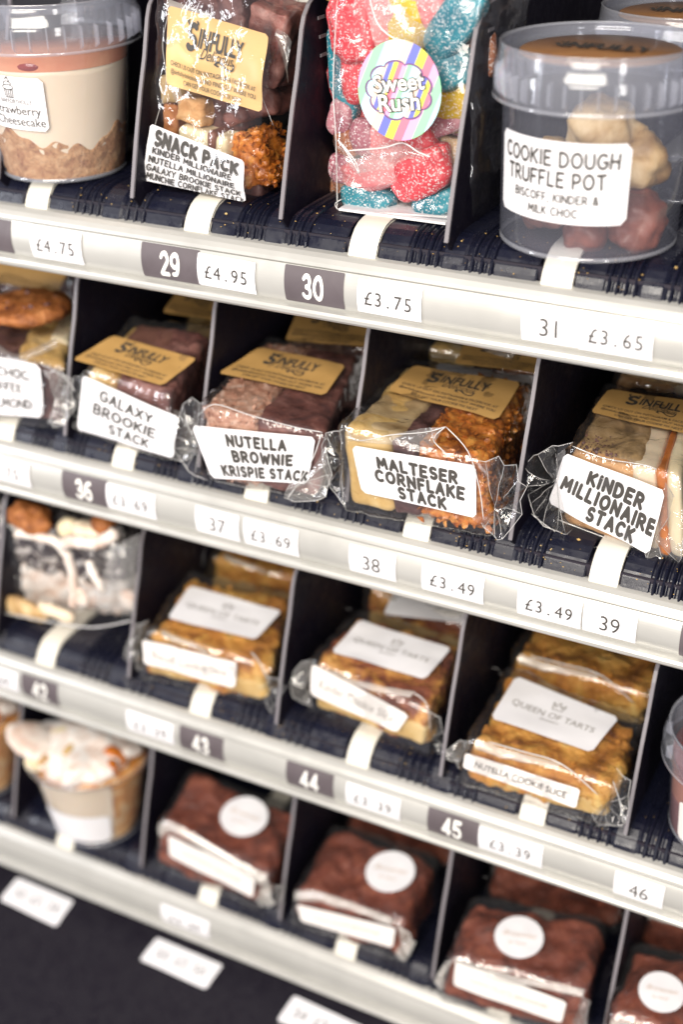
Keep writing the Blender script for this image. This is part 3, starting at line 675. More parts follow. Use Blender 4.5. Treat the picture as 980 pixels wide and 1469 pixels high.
def flakes(name, hx, lo, hi, n, size, m, parent, seed=0, faces='tfr', curl=.5):
    rs = random.Random(seed); V = []; F = []
    lo = np.array(lo, float); hi = np.array(hi, float)
    for _ in range(n):
        fc = rs.choice(faces); u = [rs.random(), rs.random(), rs.random()]
        if fc == 't': u[2] = 1.0
        elif fc == 'f': u[1] = 0.0
        elif fc == 'r': u[0] = 1.0
        elif fc == 'l': u[0] = 0.0
        p = hx.map((lo + np.array(u) * (hi - lo))[None])[0]
        a = nrm(np.array([rs.gauss(0, 1), rs.gauss(0, 1), rs.gauss(0, 1)])); b = nrm(np.cross(a, [rs.gauss(0, 1), rs.gauss(0, 1), rs.gauss(0, 1)])); c = np.cross(a, b); s = size * rs.uniform(.5, 1.2)
        b0 = len(V); V.append(p + c * s * curl * .5)
        k = 6
        for j in range(k):
            t = 2 * math.pi * j / k; r = s * rs.uniform(.7, 1.1); V.append(p + r * (a * math.cos(t) + b * math.sin(t) * .75) - c * s * curl * .5 * abs(math.cos(t)))
        F += [(b0, b0 + 1 + j, b0 + 1 + (j + 1) % k) for j in range(k)]
    o = part(name, V, F, m, parent); o['kind'] = 'stuff'; return o
def wrap(hx, parent, seed=0, grow=.0016, amp=.0012, sc=75, rnd=.004, m='film'):
    V, F = block(hx, (0, 0, 0), (1, 1, 1), .0020, rnd, amp, sc, seed, 'film', grow=grow)
    # recentre growth: block() grows about its own centre already
    return part('wrapper', V, F, m, parent)
def copy_tree(o, dloc, label, first=True, skip=()):
    def rec(x, par):
        c = x.copy(); COL.objects.link(c); c.parent = par
        for ch in list(x.children):
            if ch.name.split('.')[0] in skip: continue
            rec(ch, c)
        return c
    c = rec(o, None); c.location = Vector(o.location) + Vector(dloc); c['label'] = label; WPOS[c.name] = np.array(c.location); return c
def blobs(name, c, r, m, parent, seed=0, amp=.12, sc=60, sub=3, rot=0):
    bm_ = _ico(sub); P = bm_[0] * np.array(r); a = math.radians(rot); X = P[:, 0] * math.cos(a) - P[:, 2] * math.sin(a); Z = P[:, 0] * math.sin(a) + P[:, 2] * math.cos(a); P = np.stack([X, P[:, 1], Z], 1)
    P = P * (1 + amp * fbm(P * sc + seed * 3.3, 3, seed)[:, None]) + np.array(c); return part(name, P, bm_[1], m, parent)
_ic = {}
def _ico(sub):
    if sub not in _ic:
        import bmesh
        b = bmesh.new(); bmesh.ops.create_icosphere(b, subdivisions=sub, radius=1); _ic[sub] = (np.array([v.co[:] for v in b.verts]), [tuple(v.index for v in f.verts) for f in b.faces]); b.free()
    return _ic[sub]
def lathe(prof, c, n=64, th0=0, th1=360, rf=None):
    V = []; full = (th1 - th0) >= 360; m_ = n if full else n + 1
    for i in range(m_):
        t = math.radians(th0 + (th1 - th0) * i / n)
        for r, z in prof:
            rr = r if rf is None else rf(r, z, t); V.append((c[0] + rr * math.cos(t), c[1] + rr * math.sin(t), c[2] + z))
    k = len(prof); F = [((i) * k + j, ((i + 1) % m_) * k + j, ((i + 1) % m_) * k + j + 1, i * k + j + 1) for i in range(n) for j in range(k - 1)]
    return V, F

# ------------------------------------------------------------------ row 2 : kraft labelled stacks
GS = 'cake stacks in cellophane with kraft brand labels'
def new_pack(name, label, cat, hx, group): 
    c = (hx.c[0] + hx.c[1]) / 2; return thing(name, label, cat, tuple(c), group)

# G nutella
hx = make_hex(1, [(303, 686), (458, 716), (290, 583), (464, 623), (385, 488), (516, 506)], 4)
tG = new_pack('cake_stack_pack', 'wrapped stack reading NUTELLA BROWNIE KRISPIE STACK, kraft label on its pinkish top', 'cake pack', hx, GS)
V, F = block(hx, (0, 0, 0), (.47, 1, 1), .0018, .003, .0016, 260, 3, 'lump'); part('krispie_layer', V, F, 'krispie', tG)
V, F = block(hx, (.465, 0, .01), (1, 1, .985), .0018, .003, .0014, 130, 4, 'fbm'); part('brownie_layer', V, F, 'brownie_pink', tG)
flakes('krispie_bits', hx, (0, 0, 0), (.47, 1, 1), 260, .0016, 'krispie', tG, 1, 'tf', .6)
wrap(hx, tG, 3)
sh = top_sheet(hx, [(312, 535), (466, 566), (496, 523), (373, 498)], .0024, .0008, 1); p = add_sheet('kraft_label', sh, 'kraft', tG, r=.05); brand_print(sh, p)
sh = front_sheet(hx, [(303, 686), (441, 694), (453, 627), (274, 610)], .0024, .0008, 2); p = add_sheet('name_label', sh, 'paper_white', tG, r=.06)
bubble_label(sh, [('NUTELLA', .02, .27, .19, .52), ('BROWNIE', .06, -.03, .19, .56), ('KRISPIE STACK', .07, -.33, .18, .86)], p)
yf = hx.c[0][1]
fan('film_gather', tG, (284, 640), [(300, 575), (275, 570), (258, 595), (250, 625), (258, 660), (280, 682), (300, 690)], yf - .002, seed=1)
fan('film_gather', tG, (440, 690), [(466, 640), (476, 680), (470, 712), (440, 718), (408, 715), (420, 690)], yf - .004, 'film_dense_glare', seed=2)
seam_glint(tG, [(284, 596), (308, 580), (360, 596), (420, 612), (462, 620)], yf - .003); seam_glint(tG, [(462, 620), (450, 655), (430, 690)], yf - .004); seam_glint(tG, [(430, 690), (412, 716)], yf - .004)

# H malteser
hx = make_hex(1, [(498, 726), (703, 764), (495, 614), (690, 662), (588, 522), (757, 548)], 2)
tH = new_pack('cake_stack_pack', 'wrapped stack reading MALTESER CORNFLAKE STACK with sticky orange cornflake side', 'cake pack', hx, GS)
V, F = block(hx, (0, 0, 0), (.34, 1, 1), .0018, .004, .0012, 90, 8, 'fbm'); part('fudge_layer', V, F, 'blondie', tH)
V, F = block(hx, (.02, .05, .80), (.40, .97, 1.012), .0018, .003, .001, 70, 18, 'fbm'); part('fudge_topping', V, F, 'fudge', tH)
V, F = block(hx, (.33, .0, .01), (.53, 1, .99), .0018, .003, .0014, 150, 9, 'fbm'); part('chocolate_layer', V, F, 'choc_dark', tH)
V, F = block(hx, (.52, .0, .0), (1.02, 1, 1.0), .0017, .005, .0028, 200, 10, 'lump'); part('cornflake_layer', V, F, 'cornflake', tH)
flakes('cornflakes', hx, (.53, 0, .02), (1.02, 1, 1.0), 420, .0026, 'cornflake', tH, 2, 'tfrr', .7)
wrap(hx, tH, 5, grow=.0024)
sh = top_sheet(hx, [(556, 560), (714, 603), (748, 549), (594, 524)], .0030, .0008, 4); p = add_sheet('kraft_label', sh, 'kraft', tH, r=.05); brand_print(sh, p)
sh = front_sheet(hx, [(519, 707), (684, 743), (683, 668), (505, 639)], .0034, .0010, 5); p = add_sheet('name_label', sh, 'paper_white', tH, r=.07)
bubble_label(sh, [('MALTESER', .02, .22, .20, .67), ('CORNFLAKE', .03, -.06, .20, .76), ('STACK', .04, -.33, .20, .42)], p, rot=-.02)
yf = hx.c[0][1]
fan('film_gather', tH, (493, 660), [(497, 612), (478, 618), (466, 628), (463, 652), (470, 685), (485, 712), (498, 724)], yf - .002, seed=3)
fan('film_gather', tH, (712, 728), [(680, 660), (715, 655), (742, 668), (755, 700), (748, 738), (722, 772), (706, 765), (690, 750)], yf - .001, 'film', .004, seed=4)
seam_glint(tH, [(497, 614), (512, 632), (560, 624), (610, 620), (640, 612)], yf - .003); seam_glint(tH, [(640, 612), (622, 630), (640, 650)], yf - .004); seam_glint(tH, [(640, 612), (672, 648), (688, 700), (694, 745)], yf - .004)
band(tH, [(498, 616), (530, 627), (600, 616), (638, 612)], [(503, 632), (540, 636), (610, 642), (622, 640)], yf - .0035, 'film_dense_glare', seed=3)  # painted glare along the front top edge

# F galaxy
hx = make_hex(1, [(113, 617), (243, 658), (127, 530), (243, 566), (190, 459), (302, 477)], 12)
tF = new_pack('cake_stack_pack', 'wrapped stack reading GALAXY BROOKIE STACK, leaning left of the nutella stack', 'cake pack', hx, GS)
V, F = block(hx, (0, 0, 0), (.36, 1, .98), .002, .004, .0012, 90, 13, 'fbm'); part('blondie_layer', V, F, 'blondie', tF)
V, F = block(hx, (.1, .12, .9), (.62, .98, 1.01), .002, .003, .001, 90, 15, 'fbm'); part('chocolate_topping', V, F, 'choc_milk', tF)
V, F = block(hx, (.35, 0, .0), (1, 1, 1), .0018, .004, .0016, 150, 14, 'lump'); part('brownie_layer', V, F, 'brownie_pink', tF)
wrap(hx, tF, 9, grow=.002)
sh = top_sheet(hx, [(104, 515), (232, 553), (282, 514), (162, 481)], .0028, .0008, 6); p = add_sheet('kraft_label', sh, 'kraft', tF, r=.05); brand_print(sh, p)
sh = front_sheet(hx, [(110, 616), (248, 658), (256, 598), (117, 538)], .003, .0010, 7); p = add_sheet('name_label', sh, 'paper_white', tF, r=.05)
bubble_label(sh, [('GALAXY', -.02, .25, .17, .56), ('BROOKIE', -.02, -.03, .17, .66), ('STACK', .04, -.31, .17, .42)], p, wt=.25, rot=-.05)
yf = hx.c[0][1]
fan('film_gather', tF, (118, 590), [(122, 532), (108, 540), (102, 570), (106, 600), (114, 622)], yf - .002, seed=5)
fan('film_gather', tF, (245, 632), [(232, 580), (262, 592), (285, 612), (283, 648), (262, 662), (236, 655)], yf - .003, 'film_dense_glare', .004, seed=6)
seam_glint(tF, [(122, 532), (160, 545), (215, 562), (240, 580)], yf - .003)

# I kinder
hx = make_hex(1, [(808, 752), (985, 806), (820, 645), (975, 682), (872, 558), (1003, 582)], 4)
tI = new_pack('cake_stack_pack', 'wrapped stack reading KINDER MILLIONAIRE STACK at the right edge of the shelf', 'cake pack', hx, GS)
V, F = block(hx, (0, 0, .0), (.58, 1, .96), .0018, .004, .0010, 220, 21, 'fbm'); part('biscuit_layer', V, F, 'shortbread', tI)
V, F = block(hx, (.03, .06, .88), (.66, .98, 1.0), .0018, .004, .0012, 70, 22, 'fbm'); part('chocolate_topping', V, F, 'gold_choc', tI)
V, F = block(hx, (.57, .0, .0), (.80, 1, .98), .002, .003, .0006, 60, 23, 'fbm'); part('cream_layer', V, F, 'cream', tI)
V, F = block(hx, (.79, -.01, .0), (.88, 1, 1), .002, .002, .0008, 60, 24, 'fbm'); part('caramel_layer', V, F, 'caramel', tI)
V, F = block(hx, (.87, .0, .0), (1, 1, .99), .002, .003, .0006, 60, 25, 'fbm'); part('white_chocolate_layer', V, F, 'white_choc', tI)
flakes('dark_crumbs', hx, (.05, .02, .9), (.45, .3, 1.0), 110, .0010, 'choc_dark', tI, 5, 't', .6)
wrap(hx, tI, 12, grow=.0022)
sh = top_sheet(hx, [(848, 592), (1012, 628), (1036, 582), (874, 558)], .0030, .0006, 8); p = add_sheet('kraft_label', sh, 'kraft', tI, r=.05); brand_print(sh, p)
sh = front_sheet(hx, [(786, 722), (932, 796), (956, 704), (810, 650)], .0042, .0012, 9); p = add_sheet('name_label', sh, 'paper_white', tI, r=.05)
bubble_label(sh, [('KINDER', .06, .23, .20, .56), ('MILLIONAIRE', .03, -.05, .20, .94), ('STACK', .10, -.33, .20, .46)], p, rot=-.05)
yf = hx.c[0][1]
fan('film_gather', tI, (800, 690), [(822, 636), (792, 640), (765, 655), (748, 680), (758, 710), (765, 738), (800, 762), (820, 760)], yf - .004, 'film', .006, seed=7)
fan('film_gather', tI, (940, 770), [(955, 690), (985, 745), (978, 800), (975, 812), (940, 806), (925, 790)], yf - .006, 'film_dense_glare', .003, seed=8)
seam_glint(tI, [(763, 737), (800, 764), (860, 786), (930, 806), (975, 812)], yf - .006); seam_glint(tI, [(800, 745), (860, 768), (940, 796)], yf - .004); seam_glint(tI, [(822, 640), (870, 658), (945, 674), (965, 720), (980, 760)], yf - .004)

# E cookie topped pack, cut by the left frame edge
hx = make_hex(1, [(-55, 585), (92, 612), (-60, 495), (88, 528), (5, 405), (120, 432)], 4)
tE = new_pack('cake_stack_pack', 'wrapped dark slab topped with a whole round cookie, leftmost on its tray', 'cake pack', hx, GS)
V, F = block(hx, (0, 0, 0), (1, 1, .9), .002, .004, .0014, 120, 31, 'fbm'); part('brownie_layer', V, F, 'choc_dark', tE)
V, F = block(hx, (.55, .05, .86), (1.0, .8, 1.02), .002, .004, .0016, 120, 32, 'lump'); part('fudge_topping', V, F, 'blondie', tE)
V, F = block(hx, (.8, .3, .9), (1.0, .9, 1.06), .002, .003, .001, 120, 33, 'fbm'); part('white_chocolate_piece', V, F, 'white_choc', tE)
cc = hit((42, 442), 2, ZT[1] + .052)
def cookie(name, c, r, h, m, parent, seed, tilt=0.0):
    P, F = _ico(4); P = P.copy(); P[:, 2] = np.sign(P[:, 2]) * np.abs(P[:, 2]) ** .7; P = P * np.array([r, r, h])
    P = P * (1 + .05 * fbm(P * 90, 3, seed)[:, None]); a, b = cells(P * 260, seed); P[:, 2] += (a - .4) * .0032 + fbm(P * 220, 3, seed) * .0014; P[:, 2] += P[:, 1] * tilt; return part(name, P + np.array(c), F, m, parent)
cookie('cookie', cc, .0235, .0055, 'cookie_brown', tE, 3)
flakes('chocolate_chips', Hexa([cc + np.array(v) for v in ((-.016, -.016, 0), (.016, -.016, 0), (-.016, -.016, .005), (.016, -.016, .005), (-.016, .016, .005), (.016, .016, .005), (-.016, .016, 0), (.016, .016, 0))]), (0, 0, 0), (1, 1, 1), 14, .0022, 'choc_dark', tE, 4, 't', .8)
wrap(hx, tE, 15, grow=.003)
sh = front_sheet(hx, [(-55, 590), (61, 600), (58, 523), (-70, 500)], .004, .001, 10); p = add_sheet('name_label', sh, 'paper_white', tE, r=.08)
bubble_label(sh, [('MILK CHOC', .0, .26, .14, .72), ('COFFEE', .05, 0, .13, .45), ('ALMOND', .12, -.27, .15, .5)], p, wt=.20)
yf = hx.c[0][1]
fan('film_gather', tE, (80, 570), [(62, 530), (85, 525), (105, 545), (108, 580), (92, 610), (70, 605)], yf - .004, 'film_dense_glare', .004, seed=9)
band(tE, [(-5, 492), (20, 508), (45, 500), (82, 484)], [(-5, 505), (20, 516), (50, 512), (84, 496)], yf - .003, 'film_dense_glare', seed=4)
seam_glint(tE, [(55, 520), (90, 540), (108, 562)], yf - .005)

# packs behind
tG2 = copy_tree(tG, (-.002, .092, .004), 'second krispie stack pack, behind the nutella one, mostly hidden by it', skip=('kraft_label', 'film_gather', 'film_hem_glint', 'film_crease_glint', 'krispie_bits'))
tH2 = copy_tree(tH, (-.001, .098, .003), 'second cornflake stack pack, behind the malteser one, only its kraft label end showing', skip=('kraft_label', 'film_gather', 'film_hem_glint', 'film_crease_glint', 'cornflakes'))
tF2 = copy_tree(tF, (.004, .092, .006), 'second brookie stack pack standing in shadow behind the galaxy one', skip=('kraft_label', 'name_label', 'film_gather', 'film_hem_glint', 'film_crease_glint'))
copy_tree(tI, (-.004, .080, .003), 'second millionaire stack pack at the right edge, behind the kinder one', skip=('kraft_label', 'name_label', 'film_gather', 'film_hem_glint', 'film_crease_glint', 'dark_crumbs'))
def back_label(tree, q, z, slope=.12):
    n = nrm(np.array([0, -slope, 1.0])); P0 = np.array([0, .10, z]); sh = Sheet(*[hitp(p_, n, P0) for p_ in q], warp=.0006, seed=3); return sh, add_sheet('kraft_label' if z < 1.3 and z > 1.1 else 'crown_label', sh, 'kraft' if z > 1.1 else 'paper_white', tree, r=.05)
sh, p = back_label(tG2, [(408, 488), (525, 497), (548, 455), (430, 438)], ZT[1] + .049); brand_print(sh, p)
sh, p = back_label(tH2, [(652, 520), (775, 535), (796, 500), (670, 486)], ZT[1] + .049); brand_print(sh, p)
sh, p = back_label(tF2, [(232, 447), (312, 460), (338, 425), (258, 412)], ZT[1] + .052); brand_print(sh, p)
hb = make_hex(1, [(20, 470), (135, 490), (-20, 380), (118, 400), (20, 335), (150, 350)], 14)
tE2 = new_pack('cake_stack_pack', 'pack with plain kraft label, behind the cookie topped slab at the left edge', 'cake pack', hb, GS)
V, F = block(hb, seg=.003, amp=.001, sc=90, seed=3); part('brownie_layer', V, F, 'choc_dark', tE2)
sh = Sheet(hit((-60, 394), 1, .085), hit((81, 421), 1, .085), hit((108, 372), 1, .098), hit((-60, 345), 1, .098), warp=.0006); add_sheet('kraft_label', sh, 'kraft', tE2, r=.05)
wrap(hb, tE2, 4, grow=.001)

# ------------------------------------------------------------------ row 3 : cookie slices
GC = 'cookie slices in cellophane with white crown labels'
def crown_print(sh, p, soft='ink_soft'):
    W, H = sh.W, sh.H; T_ = font_text('QUEEN OF TARTS', H * .13, .006); wd = T_[0][:, 0].max() - T_[0][:, 0].min(); it = [((T_[0] * np.array([W * .80 / wd, 1]), T_[1], T_[2]), 0, -H * .02, 0), (font_text('BAKERY', H * .05, .004, 1.3), 0, -H * .16, 0)]
    c = [(-.5, .35), (-.38, -.4), (.38, -.4), (.5, .35), (.22, -.05), (0, .5), (-.22, -.05), (-.5, .35)]
    it.append((tube2d([(x * H * .2, y * H * .2) for x, y in c], H * .009), 0, H * .20, 0)); lettering('print', sh, it, soft, p)
def slice_pack(label, q, tilt, topq, frontq, name, mtop, seed, style=0, gath=(), seam_glints=(), bands=(), fontrot=0.0):
    hx = make_hex(2, q, tilt); t = new_pack('cookie_slice_pack', label, 'cookie pack', hx, GC)
    V, F = block(hx, (0, 0, .0), (1, 1, 1), .0016, .0045, .0036, 120, seed, 'mix'); part('cookie_slab', V, F, mtop, t)
    V, F = block(hx, (.03, -.015, .05), (.97, .5, .55), .002, .003, .001, 120, seed + 1, 'fbm'); part('cream_filling', V, F, 'blondie', t)
    flakes('cookie_lumps', hx, (.02, .02, .1), (.98, .98, 1.0), 60, .0017, mtop, t, seed, 'ttfr', .9)
    wrap(hx, t, seed + 20, grow=.0024, amp=.0015)
    sh = top_sheet(hx, topq, .0060, .0008, seed); p = add_sheet('crown_label', sh, 'paper_white', t, r=.06); crown_print(sh, p)
    sh = front_sheet(hx, frontq, .0040, .0010, seed + 1); p = add_sheet('name_label', sh, 'paper_cream', t, r=.12)
    V, F, L = font_text(name, sh.H * .36, .012 if style else .0, 1.0); wd = V[:, 0].max() - V[:, 0].min(); V = V * np.array([sh.W * .8 / wd, 1])
    lettering('print', sh, [((V, F, L), 0, 0, fontrot)], 'ink_soft' if not style else 'ink', p)
    yf = (hx.c[0][1] + hx.c[1][1]) / 2
    for i, (c, o) in enumerate(gath): fan('film_gather', t, c, o, yf - .003, 'film' if i else 'film_dense_glare', .004, seed=seed + i)
    for s in seam_glints: seam_glint(t, s, yf - .004, .00035)
    for i, (a, b) in enumerate(bands): band(t, a, b, yf - .0045, 'film_fold_glare' if i == 0 else 'film_dense_glare', seed=seed + i)  # painted highlight where the film rounds the front top edge
    return t
tK = slice_pack('wrapped biscuit cookie slice with crown label, nearest the cream swirl bag', [(208, 968), (384, 1008), (215, 908), (390, 957), (272, 828), (415, 855)], 6,
    [(240, 886), (366, 918), (404, 877), (272, 840)], [(206, 952), (337, 987), (340, 950), (203, 917)], 'Biscoff Cookie Slice', 'cookie_top', 41,
    gath=[((200, 935), [(212, 890), (196, 895), (180, 930), (178, 942), (196, 950), (208, 962)]), ((388, 985), [(375, 960), (400, 975), (412, 985), (398, 1005), (392, 1025), (380, 1000)])],
    seam_glints=[[(360, 935), (372, 950), (385, 975)]], bands=[([(230, 904), (262, 916), (300, 934)], [(240, 914), (262, 924), (302, 938)])])
tL = slice_pack('wrapped cookie slice with crown label and slanting name label, above tag 44', [(447, 1016), (614, 1075), (450, 950), (618, 1018), (515, 881), (660, 924)], 5,
    [(475, 934), (610, 974), (648, 930), (517, 889)], [(445, 996), (570, 1050), (587, 1026), (447, 951)], 'Kinder Cookie Slice', 'cookie_red', 47,
    gath=[((440, 985), [(448, 946), (432, 950), (420, 970), (418, 990), (430, 1005), (448, 1012)]), ((620, 1055), [(610, 1015), (632, 1030), (648, 1070), (640, 1080), (620, 1072)])],
    seam_glints=[[(594, 994), (612, 1010), (618, 1050)]], bands=[([(470, 958), (520, 978), (596, 992)], [(480, 966), (530, 990), (588, 1000)])])
tM = slice_pack('wrapped cookie slice reading NUTELLA COOKIE SLICE in the rightmost slice column', [(668, 1116), (870, 1180), (680, 1062), (880, 1128), (731, 966), (915, 1042)], 5,
    [(704, 1030), (849, 1079), (889, 1030), (741, 969)], [(664, 1101), (827, 1160), (833, 1132), (668, 1080)], 'NUTELLA COOKIE SLICE', 'cookie_top', 53, 1,
    gath=[((662, 1090), [(682, 1060), (660, 1062), (640, 1078), (652, 1092), (664, 1106)]), ((872, 1150), [(885, 1100), (905, 1120), (902, 1160), (892, 1186), (860, 1182), (850, 1168)])],
    seam_glints=[[(700, 1064), (750, 1078), (806, 1096), (858, 1140)], [(880, 1120), (890, 1150), (895, 1182)]], bands=[([(684, 1060), (730, 1076), (806, 1095)], [(682, 1076), (740, 1092), (800, 1100)])])
LB = True
tK2 = copy_tree(tK, (-.006, .078, .006), 'second cookie slice pack behind the biscuit one, only its golden front edge in view', skip=('film_gather', 'film_hem_glint', 'name_label', 'crown_label'))
tL2 = copy_tree(tL, (-.003, .072, .006), 'second cookie slice pack behind the one above tag 44, white crown label partly in view', skip=('crown_label', 'film_gather', 'film_hem_glint', 'name_label'))
sh, p = back_label(tL2, [(550, 880), (672, 895), (695, 858), (568, 843)], ZT[2] + .040)
tM2 = copy_tree(tM, (-.003, .068, .008), 'second cookie slice pack, pale and glinting, behind the nutella cookie slice', skip=('film_gather', 'film_hem_glint', 'name_label', 'crown_label'))

# J cream swirl bag
hx = make_hex(2, [(-60, 868), (190, 893), (-60, 730), (200, 775), (10, 690), (215, 720)], 0)
tJ = new_pack('cream_cake_bag', 'clear bag of cookies and cream cake with white swirls, at the left edge', 'cake bag', hx, None)
V, F = block(hx, (.0, .0, 0), (.98, 1, .50), .0018, .010, .0040, 90, 61, 'lump'); part('cream_layer', V, F, 'cream_marble', tJ)
V, F = block(hx, (.02, .02, .40), (.95, 1, .93), .0018, .008, .0050, 100, 62, 'lump'); part('cookie_cream_layer', V, F, 'oreo_marble', tJ)
rs = random.Random(5)
Yj = hx.c[0][1]
for (pts, r) in [([(20, 766), (60, 770), (92, 788), (104, 830), (106, 872)], .0030), ([(88, 782), (112, 776), (140, 778), (166, 764)], .0040), ([(128, 806), (134, 822), (150, 850)], .0026)]:
    P = [q + np.array([rs.uniform(-1, 1), 0, rs.uniform(-1, 1)]) * .0008 for q in smooth_poly([hit(p_, 1, Yj - .001 + rs.uniform(-.002, .002)) for p_ in pts], 5)]; V, F = tube3d(P, r, 10); part('cream_swirl', V, F, 'whipped', tJ)
for k_ in range(3):
    px_ = (rs.uniform(-10, 185), rs.uniform(790, 872)); low = (px_[1] - 790) / 82
    blobs('cream_lump', hit(px_, 1, Yj + rs.uniform(.0005, .004)), tuple(rs.uniform(.0040, .0105) * q for q in (1.0, .5, .8)), 'whipped' if rs.random() < .66 + .60 * low else 'oreo', tJ, k_, .35, 150, 2, rs.uniform(-50, 50))
for (p_, r, m_, rt, sd) in [((42, 742), (.0145, .010, .0085), 'cookie_brown', -10, 1), ((98, 756), (.0075, .005, .0055), 'white_choc', 30, 2), ((126, 760), (.013, .006, .0055), 'cream', 0, 3), ((148, 750), (.007, .008, .006), 'cookie_brown', 10, 4), ((30, 872), (.02, .004, .007), 'truffle_tan', -5, 5), ((80, 878), (.013, .004, .005), 'cream', -5, 6)]:
    blobs('topping_piece', hit(p_, 1, Yj + (.006 if sd < 5 else .0015)), r, m_, tJ, sd, .40, 120, 4, rt)
wrap(hx, tJ, 31, grow=.003, amp=.0028, sc=45, rnd=.012)
band(tJ, [(160, 790), (180, 775), (200, 765)], [(135, 868), (165, 880), (192, 885)], Yj - .004, 'film_dense_glare', seed=8)
seam_glint(tJ, [(0, 878), (60, 890), (130, 900), (190, 890)], Yj - .004, .0005)

# ------------------------------------------------------------------ row 4 : brownies
GB = 'brownies in cellophane with round white stickers'
def brownie_pack(label, q, tilt, st, frontq, bnd, seed, gath=()):
    hx = make_hex(3, q, tilt); t = new_pack('brownie_pack', label, 'brownie', hx, GB)
    V, F = block(hx, (0, 0, 0), (1, 1, 1), .0016, .006, .0028, 110, seed, 'fbm'); part('brownie_slab', V, F, 'brownie', t)
    wrap(hx, t, seed + 20, grow=.002, amp=.0011, sc=60, rnd=.006)
    (cx_, cy_, rx_) = st; P0 = hx.c[2] + hx.nt * .0045; c = hitp((cx_, cy_), hx.nt, P0); rr = np.linalg.norm(hitp((cx_ + rx_, cy_ + rx_ * .3), hx.nt, P0) - c) * .97
    ex = nrm(hx.c[3] - hx.c[2]); ey = nrm(np.cross(hx.nt, ex)); s = Sheet(c - rr * ex - rr * ey, c + rr * ex - rr * ey, c + rr * ex + rr * ey, c - rr * ex + rr * ey, warp=.0005, seed=seed)
    p = add_sheet('round_sticker', s, 'paper_white', t, shape='disc'); lettering('print', s, [(font_text('Brownies', rr * .26, .0, 1, .4), 0, rr * .12, .1), (font_text('by hand', rr * .16, 0, 1, .3), 0, -rr * .3, .1)], 'ink_gold', p)
    sh = front_sheet(hx, frontq, .0042, .0006, seed); p = add_sheet('name_label', sh, 'paper_cream', t, r=.10)
    V, F, L = font_text('CHOCOLATE BROWNIE', sh.H * .2, 0, 1.0); wd = V[:, 0].max() - V[:, 0].min(); lettering('print', sh, [((V * np.array([sh.W * .7 / wd, 1]), F, L), 0, 0, 0)], 'ink_gold', p)
    yf = (hx.c[0][1] + hx.c[1][1]) / 2
    band(t, bnd[0], bnd[1], yf - .005, 'film_fold_glare', seed=seed)
    for i, (c, o) in enumerate(gath): fan('film_gather', t, c, o, yf - .003, 'film_fold_glare' if i == 0 else 'film_dense_glare', .004, seed=seed + i)
    return t
tQ = brownie_pack('wrapped brownie with round sticker, next to the caramel dessert cup', [(224, 1240), (373, 1302), (230, 1180), (383, 1257), (276, 1104), (436, 1166)], 10, (350, 1171, 33),
    [(243, 1228), (363, 1288), (366, 1254), (240, 1198)], ([(228, 1182), (248, 1180), (320, 1222), (382, 1256)], [(232, 1202), (250, 1196), (320, 1238), (376, 1272)]), 71,
    gath=[((375, 1275), [(380, 1250), (388, 1270), (396, 1296), (382, 1300), (366, 1290)]), ((398, 1290), [(390, 1270), (408, 1268), (408, 1300), (396, 1310)])])
tR = brownie_pack('wrapped brownie with round sticker, between the first and third brownies of the bottom tray', [(420, 1322), (580, 1378), (424, 1278), (578, 1326), (478, 1183), (628, 1232)], 10, (560, 1250, 34),
    [(432, 1322), (563, 1360), (568, 1331), (425, 1297)], ([(424, 1278), (462, 1280), (520, 1300), (566, 1318)], [(424, 1293), (462, 1294), (520, 1312), (562, 1326)]), 75,
    gath=[((578, 1350), [(568, 1318), (588, 1340), (596, 1352), (582, 1378), (568, 1366)])])
tS = brownie_pack('wrapped brownie with round sticker, nearest complete one on the bottom tray', [(630, 1432), (838, 1490), (648, 1374), (838, 1424), (678, 1287), (868, 1322)], 10, (745, 1344, 35),
    [(650, 1414), (806, 1468), (814, 1437), (654, 1380)], ([(654, 1372), (720, 1396), (780, 1408), (840, 1420)], [(652, 1382), (716, 1408), (780, 1418), (836, 1432)]), 79,
    gath=[((640, 1395), [(655, 1370), (640, 1380), (622, 1408), (638, 1418)]), ((832, 1440), [(836, 1418), (846, 1436), (842, 1470), (820, 1475)])])
tT = brownie_pack('wrapped brownie with round sticker, cut off by the bottom right corner', [(868, 1512), (1050, 1570), (876, 1456), (1050, 1510), (908, 1352), (1075, 1392)], 10, (950, 1423, 34),
    [(880, 1510), (1030, 1560), (1035, 1530), (884, 1480)], ([(878, 1460), (950, 1480), (1040, 1510)], [(878, 1470), (950, 1492), (1040, 1520)]), 83)
copy_tree(tS, (-.004, .078, .004), 'second wrapped brownie behind the nearest complete one, white film fold on top', skip=('film_gather', 'film_hem_glint', 'name_label', 'round_sticker'))
copy_tree(tR, (-.003, .076, .004), 'second wrapped brownie behind the middle one, only a glinting corner in view', skip=('film_gather', 'film_hem_glint', 'name_label', 'round_sticker'))
copy_tree(tT, (-.003, .078, .004), 'second wrapped brownie in the bottom right corner column, almost hidden', skip=('film_gather', 'film_hem_glint', 'name_label', 'round_sticker'))

